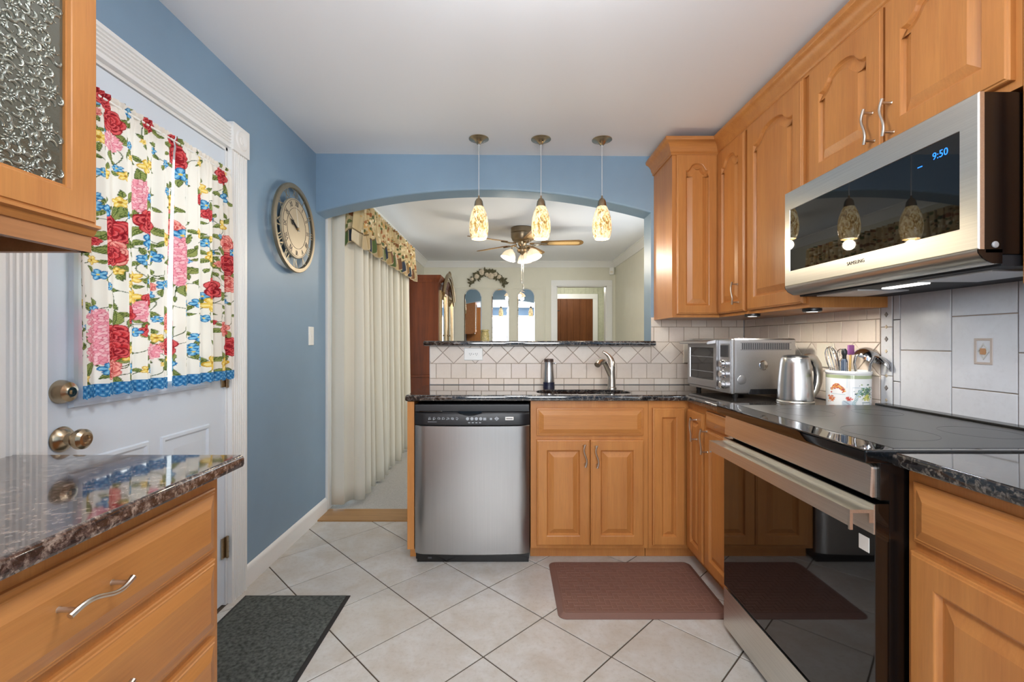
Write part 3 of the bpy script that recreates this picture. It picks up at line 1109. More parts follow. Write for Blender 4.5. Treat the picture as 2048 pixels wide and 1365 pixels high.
# glass door wall cabinet, left foreground
gx = -0.955
t = thing('glass_cabinet', 'honey maple wall cabinet with pressed floral glass door, at the upper left', 'cabinet', (gx, 0.30, 1.382), PI / 2)
gw, gh, gd = 0.742, 0.95, gx - LX - 0.002
gd = abs(gd)
mb = MB().box(0, 0.018, 0, gd, 0, gh).box(gw - 0.018, gw, 0, gd, 0, gh).box(0.018, gw - 0.018, 0, gd, 0.03, 0.045).box(0.018, gw - 0.018, 0, gd, gh - 0.018, gh)
mb.box(0.018, gw - 0.018, gd - 0.008, gd, 0.045, gh - 0.018).box(0.018, gw - 0.018, 0.02, gd - 0.01, 0.42, 0.438)
mb.box(0, gw, -0.001, 0.018, 0, 0.04)
obj('cabinet_body', mb, M['wood_in'], t)
mb = MB()
panel_front(mb, 0.02, gw - 0.006, 0.058, gh - 0.02, t=0.022, stile=0.062, hole=True, y=-0.001)
d = obj('door', mb, M['wood'], t, angle=9)
gp = obj('glass_pane', MB().box(0.085, gw - 0.071, -0.010, -0.005, 0.122, gh - 0.085), M['pressed'], d)
mb = MB()
rg = random.Random(2)
gy = -0.0102


def scroll(cx, cz, r0, a0, turn, sgn, w0):
    pts, rs = [], []
    for q in range(12):
        f = q / 11
        a = a0 + sgn * turn * f
        r = r0 * (1 - 0.72 * f)
        pts.append((cx + r * math.cos(a), gy, cz + r * math.sin(a)))
        rs.append(w0 * (0.35 + 0.9 * math.sin(PI * min(1, f + 0.12))))
    mb.tube(pts, rs, 6, flat=1.0)


for row in range(18):
    for cl in range(9):
        ux = 0.26 + cl * 0.047 + (0.0235 if row % 2 else 0)
        uz = 0.142 + row * 0.042
        if ux > gw - 0.100 or uz > gh - 0.10:
            continue
        ux += rg.uniform(-0.004, 0.004)
        uz += rg.uniform(-0.004, 0.004)
        a_ = rg.uniform(0, 1)
        for q in range(9):
            t_ = a_ + 2 * PI * q / 9
            mb.tube([(ux + 0.004 * math.cos(t_), gy, uz + 0.004 * math.sin(t_)), (ux + 0.009 * math.cos(t_), gy, uz + 0.009 * math.sin(t_)), (ux + 0.014 * math.cos(t_), gy, uz + 0.014 * math.sin(t_))], [0.0010, 0.0030, 0.0016], 6)
        mb.ball((ux, gy, uz), 0.003, 8, 6)
        for q in range(6):
            t_ = a_ * 2 + 2 * PI * q / 6
            scroll(ux + 0.021 * math.cos(t_), uz + 0.021 * math.sin(t_), 0.010 + 0.004 * rg.random(), t_ + rg.uniform(1, 2.5), 3.6, 1 if q % 2 else -1, 0.0030)
mb.v = [v for v in mb.v]
obj('glass_relief', mb, M['relief'], d, angle=80)
mb = MB().sweep([(0, 0), (0.004, 0), (0.010, 0.008), (0.012, 0.014), (0.022, 0.018), (0.022, 0.024), (0, 0.024)], [(0.0, -0.0015), (gw, -0.0015)], 0.036)
obj('light_rail', mb, M['wood_h'], t)
# a tall cupboard behind the camera, seen only in the mirrors
cabinet('pantry_cabinet', 'tall honey maple pantry cupboard beside the drawer base, seen in the far mirrors', (-0.70, -0.72, 0), PI / 2, 0.95, 2.2, 0.555, [
    dict(x0=0.03, x1=0.46, z0=0.1, z1=2.17), dict(x0=0.48, x1=0.92, z0=0.1, z1=2.17)], toe=0.068)


# ------------------------------------------------------------------ countertops and sink
def counter(name, label, poly, z1, hole=None, material='granite', t=0.034):
    """Stone slab with an eased front edge; optional sink cut-out."""
    mb = MB()
    L = [(0.010, z1 - t), (0.002, z1 - t + 0.004), (0.0, z1 - t + 0.010), (0.0, z1 - 0.010), (0.002, z1 - 0.003), (0.006, z1)]
    mb.loops([[(x, y, z) for x, y in offset_loop(poly, d)] for d, z in L], hole is None, hole is None)
    if hole:
        mb.loops([[(x, y, z) for x, y in offset_loop(hole, d)] for d, z in ((-0.003, z1 - t), (0.0, z1 - t + 0.003), (0.0, z1 - 0.004), (-0.004, z1))], False, False)
        for z, d, dh in ((z1 - t, 0.010, -0.003), (z1, 0.006, -0.004)):
            bm = bmesh.new()
            es = []
            for lp in (offset_loop(poly, d), offset_loop(hole, dh)):
                vs = [bm.verts.new((x, y, z)) for x, y in lp]
                es += [bm.edges.new((vs[i - 1], vs[i])) for i in range(len(vs))]
            bmesh.ops.triangle_fill(bm, use_beauty=True, use_dissolve=False, edges=es)
            mb.bm(bm)
    bm = bmesh.new()
    o = obj(name, mb, M[material], angle=40)
    me = o.data
    bm.from_mesh(me)
    bmesh.ops.remove_doubles(bm, verts=bm.verts[:], dist=1e-5)
    bmesh.ops.recalc_face_normals(bm, faces=bm.faces[:])
    bm.to_mesh(me)
    bm.free()
    me.set_sharp_from_angle(angle=math.radians(40))
    return tag(o, label, 'countertop')


hole = []
for k in range(56):
    a = 2 * PI * k / 56
    c_, s_ = math.cos(a), math.sin(a)
    e = 2 / 3.4
    hole.append((0.425 + 0.262 * math.copysign(abs(c_) ** e, c_), 2.572 + 0.112 * math.copysign(abs(s_) ** e, s_)))
cf = 2.412
counter('countertop', 'dark speckled granite countertop with the sink cut-out, along the tiled half wall',
        [(-0.545, cf), (0.938, cf), (0.938, 1.8535), (RX - 0.0005, 1.8535), (RX - 0.0005, BY - 0.0005), (-0.545, BY - 0.0005)], CT, hole)
counter('countertop', 'dark granite countertop piece on the near side of the range', [(0.914, 0.34), (RX - 0.006, 0.34), (RX - 0.006, 1.0845), (0.914, 1.0845)], 0.915)
counter('countertop', 'glossy brown granite countertop reflecting the floral curtains, left foreground', [(LX + 0.002, 0.32), (-0.668, 0.32), (-0.668, 1.152), (LX + 0.002, 1.152)], CT, None, 'granite_b')
mb = MB()
bar = [(-0.545, 2.925), (0.952, 2.925), (0.952, 2.978), (0.936, 2.978), (0.936, 3.245), (-0.545, 3.245)]
counter('bar_top', 'raised dark granite bar top capping the tiled half wall', bar, 1.1805, None, 'granite', 0.032)

mb = MB()
L = []
for d, z in ((-0.022, CT - 0.0352), (-0.004, CT - 0.0352), (-0.002, CT - 0.045), (0.012, CT - 0.17), (0.035, CT - 0.19), (0.09, CT - 0.195)):
    L.append([(x, y, z) for x, y in offset_loop(hole, d)])
mb.loops(L, False, True)
tag(obj('sink', mb, M['steel'], angle=60), 'stainless undermount sink bowl set below the granite', 'sink')

t = thing('faucet', 'satin nickel single lever kitchen faucet behind the sink', 'faucet', (0.628, 2.76, CT))
mb = MB().lathe([(0.001, 0), (0.030, 0), (0.030, 0.006), (0.024, 0.010)], 28)
col = [(0, 0, 0.006), (0, 0, 0.05), (-0.002, -0.002, 0.10), (0.000, -0.002, 0.135)]
mb.tube(col, [0.0245, 0.0225, 0.022, 0.021], 24)
obj('faucet_body', mb, M['nickel'], t)
mb = MB().tube([(-0.004, -0.004, 0.075), (-0.022, -0.012, 0.110), (-0.040, -0.022, 0.145), (-0.055, -0.036, 0.166), (-0.072, -0.058, 0.168), (-0.092, -0.078, 0.160), (-0.106, -0.094, 0.146)],
               [0.017, 0.0165, 0.016, 0.0165, 0.019, 0.020, 0.018], 20)
obj('spout', mb, M['nickel'], t)
mb = MB().tube([(0.000, -0.002, 0.136), (0.000, -0.001, 0.155), (-0.004, 0.002, 0.175), (-0.018, 0.004, 0.198), (-0.036, 0.004, 0.214), (-0.052, 0.002, 0.222)], [0.0215, 0.021, 0.018, 0.0125, 0.009, 0.006], 20)
obj('lever', mb, M['nickel'], t)

t = thing('soap_dispenser', 'stainless soap dispenser with navy band and brown cap, behind the sink', 'dispenser', (0.254, 2.83, CT))
obj('bottle', MB().lathe([(0.001, 0.032), (0.034, 0.032), (0.0345, 0.05), (0.032, 0.085), (0.028, 0.125), (0.0285, 0.152), (0.029, 0.158)], 36, cap1=True), M['steel_v'], t)
obj('base_band', MB().lathe([(0.001, 0.0), (0.036, 0.0), (0.036, 0.008), (0.035, 0.010), (0.035, 0.032), (0.001, 0.032)], 36), M['navy'], t)
obj('cap', MB().lathe([(0.001, 0.176), (0.026, 0.176), (0.029, 0.173), (0.029, 0.158), (0.001, 0.158)], 36), M['dbrown'], t)
obj('spout', MB().tube([(0.024, -0.006, 0.150), (0.040, -0.012, 0.148), (0.044, -0.013, 0.145)], [0.005, 0.0045, 0.0035], 10), M['chrome'], t)


# ------------------------------------------------------------------ outlets and switches
def wall_plate(name, label, cat, w, hgt, loc, rotz, details, m='plate', **kw):
    t = thing(name, label, cat, loc, rotz)
    mb = MB()
    L = []
    for d, y in ((0, 0), (0, -0.003), (0.004, -0.006)):
        L.append([(x, y, z) for x, z in offset_loop(rect(-w / 2, w / 2, -hgt / 2, hgt / 2), d)])
    mb.loops(L)
    obj('face_plate', mb, M[m], t)
    for nm, mb, mm in details:
        obj(nm, mb, mm, t)
    return t


def sockets(hor=True):
    out = []
    for s_ in (-0.02, 0.02):
        mb = MB().box(s_ - 0.017, s_ + 0.017, -0.0075, -0.005, -0.013, 0.013, 0.001)
        for k in (-0.006, 0.006):
            mb.box(s_ + k - 0.0012, s_ + k + 0.0012, -0.0079, -0.0074, -0.002, 0.007, mi=1)
        mb.ball((s_, -0.0074, -0.007), 0.0024, 8, 6, (1, 0.3, 1), 1)
        out.append(('socket', mb, [M['plate'], M['inkd']]))
    sc = MB().ball((0, -0.0062, 0), 0.003, 10, 6, (1, 0.5, 1))
    return out + [('screw', sc, M['greyp'])]


wall_plate('wall_outlet', 'white horizontal outlet plate on the diamond tile under the bar top', 'outlet', 0.122, 0.082, (-0.226, BY - 0.006, 1.094), 0, sockets())
wall_plate('wall_outlet', 'ivory outlet plate on the tile behind the toaster oven handle', 'outlet', 0.075, 0.125, (1.185, BY - 0.006, 1.098), 0, [('screw', MB().ball((0, -0.0062, 0.03), 0.003, 10, 6, (1, 0.5, 1)), M['greyp'])], 'ivory')
wall_plate('wall_outlet', 'ivory outlet plate on the right wall tile behind the whisk', 'outlet', 0.118, 0.118, (RX - 0.006, 2.215, 1.11), -PI / 2, [('screw', MB().ball((0.02, -0.0062, 0.04), 0.003, 10, 6, (1, 0.5, 1)), M['greyp']), ('screw', MB().ball((0.02, -0.0062, -0.04), 0.003, 10, 6, (1, 0.5, 1)), M['greyp'])], 'ivory')
mb = MB().box(-0.016, 0.016, -0.008, -0.005, -0.033, 0.033, 0.001)
mb2 = MB().box(-0.006, 0.006, -0.011, -0.0075, -0.004, 0.014, 0.001)
wall_plate('light_switch', 'white light switch plate on the blue wall below the clock', 'switch', 0.072, 0.118, (LX + 0.0005, 2.905, 1.212), PI / 2, [('rocker', mb, M['plate']), ('toggle', mb2, M['plate'])])

# ------------------------------------------------------------------ dishwasher
t = thing('dishwasher', 'stainless dishwasher with black control panel under the granite counter, left of the sink cabinet', 'dishwasher', (-0.4975, 2.428, 0))
w = 0.614
obj('tub', MB().box(0.004, w - 0.004, 0.012, 0.54, 0.012, 0.843), M['blackm'], t)
mb = MB()
n = 40
front = []
for k in range(n + 1):
    x = 0.002 + (w - 0.004) * k / n
    u = 2 * k / n - 1
    e = max(0.0, (abs(u) - 0.84) / 0.16)
    front.append((x, -0.020 - 0.013 * (1 - u * u) + 0.018 * e ** 2))
L = []
for z, g in ((0.050, 0.004), (0.054, 0.0), (0.40, -0.002), (0.729, 0.0), (0.732, 0.003)):
    L.append([(x, y + g, z) for x, y in front] + [(w - 0.002, 0.011, z), (0.002, 0.011, z)])
mb.loops(L)
obj('door', mb, M['steel_dw'], t, angle=40)
mb = MB()
L = []
for z, g in ((0.735, 0.002), (0.738, -0.003), (0.790, -0.004), (0.803, 0.004), (0.806, 0.010)):
    L.append([(x, y + g, z) for x, y in front] + [(w - 0.002, 0.011, z), (0.002, 0.011, z)])
mb.loops(L)
mb.box(0.004, w - 0.004, -0.018, 0.011, 0.806, 0.843, 0.004)
cp = obj('control_panel', mb, M['blackp'], t, angle=40)
mb = MB()
arc = [(0.235 + 0.125 * k / 20, 0.806 - 0.020 * math.sin(PI * k / 20) ** 0.7) for k in range(21)]
mb.prism(arc + [(0.360, 0.811), (0.235, 0.811)], -0.0395, -0.030, 'xzy')
obj('latch_recess', mb, M['blackg'], cp)
obj('air_vent', MB().box(0.03, 0.15, -0.031, -0.018, 0.806, 0.811, 0.002), M['blackg'], cp)


def front_y(x):
    u = 2 * (x - 0.002) / (w - 0.004) - 1
    return -0.0241 - 0.013 * (1 - u * u)


mb = MB()
rng = random.Random(3)
for k in range(7):
    x = 0.085 + k * 0.024
    y = front_y(x) - 0.0006
    for q in range(3):
        a = x - 0.007 + q * 0.0055
        mb.box(a, a + 0.0035, y, y + 0.001, 0.766 + rng.uniform(-.003, .003), 0.770 + rng.uniform(0, .005))
    mb.box(x - 0.006, x + 0.005, y, y + 0.001, 0.7765, 0.778)
for k in range(4):
    x = 0.285 + k * 0.023
    y = front_y(x) - 0.0006
    obj('button', MB().prism([(x + 0.0085 * math.cos(a * PI / 10), 0.771 + 0.0085 * math.sin(a * PI / 10)) for a in range(20)], y, y + 0.001, 'xzy'), M['ink'], cp)
for x, r in ((0.375, 0.008), (0.408, 0.006)):
    y = front_y(x) - 0.0006
    mb.box(x - r, x + r, y, y + 0.001, 0.771 - r, 0.771 + r * 0.7)
y = front_y(0.438) - 0.0006
ring(mb, [(0.438 + 0.013 * a, 0.771 + 0.011 * b2) for a, b2 in ((1, 0), (0, 1), (-1, 0), (0, -1))], [(0, 0), (0, 0.001), (0.004, 0.001), (0.004, 0)], lambda px, pz, hh: (px, y + 0.001 - hh, pz))
mb.box(0.432, 0.444, y, y + 0.001, 0.769, 0.773)
for k in range(4):
    x = 0.288 + k * 0.019
    mb.box(x, x + 0.011, front_y(x) - 0.0006, front_y(x) + 0.0006, 0.748, 0.7525)
mb.box(0.075, 0.145, front_y(0.1) - 0.0004, front_y(0.1) + 0.002, 0.7525, 0.754)
obj('button_icons', mb, M['ink'], cp)
yb2 = front_y(0.505)
bd = obj('badge', MB().box(0.483, 0.527, yb2 - 0.0012, yb2 + 0.004, 0.763, 0.780, 0.0008), M['plate'], cp)
obj('badge_print', MB().box(0.488, 0.522, yb2 - 0.0016, yb2, 0.769, 0.773), M['inkd'], bd)
obj('toe_panel', MB().box(0.012, w - 0.006, 0.0, 0.011, 0.0005, 0.049, 0.002).box(0.07, 0.09, -0.0015, 0.001, 0.018, 0.028, mi=1), [M['blackm'], M['dgrey']], t)

# ------------------------------------------------------------------ range
t = thing('range', 'stainless electric range with black glass oven door and smooth cooktop', 'range', (0.878, 1.8505, 0), -PI / 2)
w = 0.763
obj('range_body', MB().box(0.003, w - 0.003, 0.036, 0.664, 0.045, 0.888, 0.002), M['blackm'], t)
mb = MB()
mb.box(-0.006, w + 0.006, -0.028, 0.664, 0.8885, 0.9200, 0.006)
ck = obj('cooktop', mb, M['blackg'], t)
mb = MB().box(0.012, w - 0.012, 0.055, 0.612, 0.9180, 0.9208, 0.001)
obj('cooking_surface', mb, M['cooktop'], ck)
obj('rear_trim', MB().box(-0.002, w + 0.002, 0.615, 0.664, 0.9170, 0.9280, 0.004), M['blackm'], ck)
mb = MB()
for cx, cy, r in ((0.20, 0.20, 0.09), (0.56, 0.20, 0.11), (0.20, 0.46, 0.075), (0.56, 0.46, 0.09)):
    mb = MB().lathe([(r, 0.9207), (r, 0.9211), (r - 0.0015, 0.9211), (r - 0.0015, 0.9207)], 48, (cx, cy, 0))
    obj('burner_ring', mb, M['dgrey'], ck)
mb = MB()
pl = []
for x, z in ((0.010, 0.802), (w - 0.010, 0.802)):
    pl.append((x, z))
for k in range(7):
    a = k * PI / 12
    pl.append((w - 0.022 + 0.012 * math.cos(a), 0.870 + 0.012 * math.sin(a)))
for k in range(7):
    a = PI / 2 + k * PI / 12
    pl.append((0.022 + 0.012 * math.cos(a), 0.870 + 0.012 * math.sin(a)))
mb.loops([[(x, 0.0365, z) for x, z in pl], [(x, 0.004 - (0.882 - z) * 0.05, z) for x, z in pl], [(x, 0.001 - (0.882 - z) * 0.05, z) for x, z in offset_loop(pl, 0.003)]])
obj('control_panel', mb, M['steel'], t)
obj('panel_surround', MB().box(0.001, w - 0.001, 0.012, 0.036, 0.798, 0.888, 0.003), M['blackm'], t)
mb = MB().box(0, w, 0.0, 0.034, 0.190, 0.790, 0.003)
dr = obj('oven_door', mb, M['blackg'], t)
obj('top_rail', MB().box(0.0005, w - 0.001, -0.003, 0.002, 0.716, 0.788, 0.0012), M['steel'], dr)
hp = [(-0.003, 0.776), (-0.060, 0.776), (-0.060, 0.728), (-0.053, 0.728), (-0.053, 0.768), (-0.014, 0.768), (-0.014, 0.744), (-0.003, 0.744)]
mb = MB().prism(hp, 0.0, 0.006, 'yzx').prism(hp, w - 0.007, w - 0.001, 'yzx')
mb.prism([(-0.003, 0.776), (-0.060, 0.776), (-0.060, 0.736), (-0.054, 0.736), (-0.054, 0.770), (-0.003, 0.770)], 0.005, w - 0.006, 'yzx')
obj('handle', mb, M['steel'], dr)
mb = MB().box(w - 0.128, w - 0.02, -0.0012, 0.0005, 0.668, 0.706, mi=0)
mb.box(w - 0.124, w - 0.066, -0.0016, -0.001, 0.690, 0.694, mi=1).box(w - 0.124, w - 0.072, -0.0016, -0.001, 0.682, 0.685, mi=1)
mb.v = [(x, y, z) for x, y, z in mb.v]
obj('sticker', MB().box(w - 0.050, w - 0.018, -0.0012, 0.0005, 0.664, 0.700, 0.0003), M['plate'], dr)
obj('lower_drawer', MB().box(0, w, -0.001, 0.035, 0.026, 0.181, 0.003), M['steel'], t)
for x in (0.05, w - 0.05):
    for y in (0.08, 0.60):
        obj('foot', MB().lathe([(0.018, 0.0003), (0.018, 0.012), (0.012, 0.014), (0.012, 0.046)], 16, (x, y, 0), cap0=True, cap1=True), M['rubber'], t)

# ------------------------------------------------------------------ microwave
t = thing('microwave', 'over-the-range stainless microwave with black glass door and glowing blue clock', 'microwave', (1.126, 1.8525, 1.366), -PI / 2)
w = 0.764
H = 0.412
ROTM = Matrix.Identity(4)
obj('microwave_body', MB().box(0.001, w - 0.001, 0.0142, RX - 1.126 - 0.008, 0.022, H, 0.004), M['blackm'], t)
mb = MB()
gl = rect(0.033, 0.718, 0.092, 0.338)
ol = rect(0.0, w, 0.034, H)
L = []
for pts, y in ((ol, 0.014), (ol, 0.003), (offset_loop(ol, 0.003), 0.0), (offset_loop(gl, -0.0), 0.0), (offset_loop(gl, 0.0015), 0.003), (offset_loop(gl, 0.0015), 0.014)):
    L.append([(x, y, z) for x, z in pts])
mb.loops(L, False, False, closed=True)
dr = obj('door_frame', mb, M['steel'], t)
mg = mat('mirror_black_glass', rgb(10, 10, 11), 0.02)
mg.node_tree.nodes['Principled BSDF'].inputs['IOR'].default_value = 1.65
obj('door_glass', MB().box(0.034, 0.717, 0.002, 0.0138, 0.093, 0.337), mg, dr)
mb = MB().text('9:50', 0.027, lambda p: (0.665 + p.x * 0.95, 0.0016 - p.z, 0.302 + p.y))
obj('clock_display', mb, M['blueled'], dr)
obj('indicator_light', MB().box(0.600, 0.614, 0.0010, 0.0022, 0.289, 0.2915), M['blueled'], dr)
obj('logo', MB().text('SAMSUNG', 0.0165, lambda p: (0.378 + p.x * 1.0, -0.0004 - p.z, 0.069 + p.y)), M['inkd'], dr)
lp = [(0.0, 0.034), (0.001, 0.026), (0.012, 0.012), (0.034, 0.000), (0.058, 0.000), (0.058, 0.034)]
obj('bottom_lip', MB().prism(lp, 0.004, w - 0.004, 'yzx'), M['steel'], t, angle=60)
for x0_ in (0.001, w - 0.004):
    obj('end_cap', MB().prism(lp, x0_, x0_ + 0.003, 'yzx'), M['blackm'], t)
mb = MB().box(0.004, w - 0.004, 0.058, RX - 1.126 - 0.012, -0.006, 0.022, 0.004)
un = obj('underside', mb, M['undermw'], t)
for x0, x1 in ((0.06, 0.27), (0.50, 0.71)):
    obj('grease_filter', MB().box(x0, x1, 0.09, 0.27, -0.011, -0.005, 0.002), M['filter'], un)
obj('light_lens', MB().box(0.31, 0.455, 0.14, 0.172, -0.0105, -0.005, 0.002), M['lampwhite'], un)
obj('button', MB().lathe([(0.008, 0), (0.008, 0.003), (0.005, 0.005), (0.0005, 0.005)], 16, (w - 0.002, 0.040, 0.045), RY), M['greyp'], t)
area('microwave_task_light', (1.126 + 0.156, 1.8525 - 0.382, 1.353), (0, 0, 0), 0.035, 0.14, 0.6, (0.78, 0.89, 1.0))

# ------------------------------------------------------------------ toaster oven: its door faces left, one flank faces the camera
t = thing('toaster_oven', 'stainless toaster oven in the corner with its glass door facing the sink', 'toaster oven', (1.074, 2.695, CT), -PI / 2 - math.radians(-5.2))
w, dp, z0, z1 = 0.43, 0.345, 0.020, 0.300
mb = MB().box(0, w, 0.012, dp, z0, z1, 0.016, seg=3)
body = obj('oven_body', mb, M['steel_t'], t)
mb = MB()
for k in range(26):
    y = 0.055 + k * 0.0098
    mb.box(w - 0.0005, w + 0.0012, y, y + 0.006, 0.245, 0.276)
mb.box(w - 0.0005, w + 0.0006, 0.048, 0.318, 0.242, 0.244).box(w - 0.0005, w + 0.0006, 0.048, 0.318, 0.277, 0.279)
obj('side_vent', mb, M['dgrey'], body)
mb = MB().lathe([(0.001, 0.0022), (0.021, 0.002), (0.024, 0.0)], 28, (w, 0.170, 0.165), RY)
obj('side_emblem', mb, M['chrome'], body)
obj('side_emblem', MB().lathe([(0.001, 0.0012), (0.021, 0.001), (0.023, 0.0)], 28, (w, 0.055, 0.092), RY), M['steel_t'], body)
mb = MB().prism([(0.09, 0.020), (0.31, 0.020), (0.30, 0.046), (0.10, 0.046)], w - 0.002, w + 0.0012, 'yzx')
for k in range(20):
    mb.box(w + 0.001, w + 0.0022, 0.105 + k * 0.0098, 0.110 + k * 0.0098, 0.024, 0.042)
obj('lower_vent', mb, M['blackp'], body)
obj('front_bezel', MB().box(0.0, w, 0.0, 0.018, z0 + 0.002, z1 - 0.002, 0.006), M['steel_t'], body)
dw = 0.315
mb = MB()
ol, gl = rect(0.008, dw, 0.036, 0.290), rect(0.036, dw - 0.025, 0.078, 0.252)
mb.loops([[(x, y, z) for x, z in p_] for p_, y in ((ol, 0.0), (ol, -0.012), (offset_loop(ol, 0.004), -0.015), (gl, -0.015), (offset_loop(gl, 0.002), -0.011), (offset_loop(gl, 0.002), 0.0))], False, False, closed=True)
dr = obj('glass_door', mb, M['steel_t'], t)
obj('pane', MB().box(0.036, dw - 0.025, -0.010, -0.002, 0.078, 0.252), mat('tinted_pane', rgb(34, 36, 38), 0.05, spec=0.6), dr)
mb = MB()
for z in (0.120, 0.200):
    mb.box(0.045, dw - 0.032, -0.0112, -0.0098, z, z + 0.0025)
obj('rack', mb, M['greyp'], dr)
mb = MB().prism([(-0.014, 0.276), (-0.060, 0.270), (-0.064, 0.276), (-0.058, 0.284), (-0.014, 0.292)], 0.004, dw - 0.004, 'yzx')
obj('handle', mb, M['steel_t'], dr)
mb = MB().box(dw + 0.006, w - 0.008, -0.002, 0.001, 0.030, 0.290, 0.0008)
pn = obj('control_panel', mb, M['steel_t'], t)
obj('display', MB().box(dw + 0.022, w - 0.024, -0.004, -0.001, 0.205, 0.265, 0.0008), M['dgrey'], pn)
RX90 = Matrix.Rotation(PI / 2, 4, 'X')
for z in (0.170, 0.118, 0.064):
    obj('knob', MB().lathe([(0.021, 0.0), (0.021, 0.006), (0.017, 0.008), (0.017, 0.024), (0.014, 0.026), (0.0005, 0.026)], 28, ((dw + w) / 2, -0.002, z), RX90), M['chrome'], pn)
for x in (0.035, w - 0.035):
    for y in (0.04, dp - 0.04):
        obj('foot', MB().lathe([(0.012, 0.0004), (0.014, 0.01), (0.014, 0.024)], 16, (x, y, 0), cap0=True, cap1=True), M['rubber'], t)

# ------------------------------------------------------------------ kettle
t = thing('kettle', 'brushed stainless electric kettle with looped handle beside the toaster oven', 'kettle', (1.308, 2.072, CT))
prof = [(0.072, 0.020), (0.0725, 0.028), (0.068, 0.11), (0.061, 0.185), (0.0575, 0.205), (0.053, 0.212)]
obj('kettle_body', MB().lathe(prof, 48, cap0=True, cap1=True), M['steel_v'], t, angle=50)
obj('power_base', MB().lathe([(0.001, 0.0004), (0.073, 0.0004), (0.075, 0.004), (0.075, 0.014), (0.070, 0.0195), (0.001, 0.0195)], 48), M['steel'], t)
obj('lid', MB().lathe([(0.053, 0.2125), (0.050, 0.219), (0.03, 0.224), (0.0005, 0.225)], 40, cap0=True), M['blackp'], t)
mb = MB()
hpts = [(0.045, 0.208), (0.075, 0.214), (0.100, 0.203), (0.118, 0.175), (0.126, 0.135), (0.122, 0.095), (0.108, 0.058), (0.086, 0.030), (0.072, 0.024)]
mb.tube([(x * 0.96, x * 0.16, z) for x, z in hpts], [0.012, 0.0135, 0.0145, 0.015, 0.0145, 0.0135, 0.012, 0.010, 0.009], 16, flat=1.4)
hd = obj('handle', mb, M['steel'], t)
hin = [(x * 0.96 - 0.0115 * (0.6 if z > 0.2 else 1), x * 0.16 - 0.002, z - (0.009 if z > 0.2 else 0)) for x, z in hpts[1:-1]]
obj('handle_grip', MB().tube(hin, 0.008, 12, flat=1.4), M['blackp'], hd)
obj('gauge', MB().box(0.060, 0.0735, -0.014, 0.004, 0.052, 0.150, 0.003), M['ivory'], t)
obj('gauge_marks', MB().box(0.0725, 0.0745, -0.010, 0.000, 0.060, 0.142, 0.001), M['dgrey'], t)

# ------------------------------------------------------------------ utensil crock and what stands in it
crx, cry = 1.462, 1.955
t = thing('utensil_crock', 'white ceramic utensil crock painted with flower pots and a green rim band', 'crock', (crx, cry, CT))
nT, nZ = 220, 90
zs = np.linspace(0, 1, nZ)
th = np.linspace(0, 2 * PI, nT)
R_ = np.interp(zs, [0, 0.03, 0.06, 0.92, 0.95, 1.0], [0.076, 0.080, 0.079, 0.080, 0.083, 0.0825])
TH, ZZ = np.meshgrid(th, zs, indexing='ij')
RR = np.broadcast_to(R_, TH.shape)
P = np.stack([RR * np.cos(TH), RR * np.sin(TH), 0.001 + ZZ * 0.158], -1)
U = (TH - 1.5 * PI) * 0.08 * 1000          # millimetres round the pot, 0 = towards the camera side
V = ZZ * 158
col = np.ones(TH.shape + (3,)) * np.array(rgb(240, 240, 238)[:3])


def dab(mask, c):
    col[mask] = np.array(c[:3])


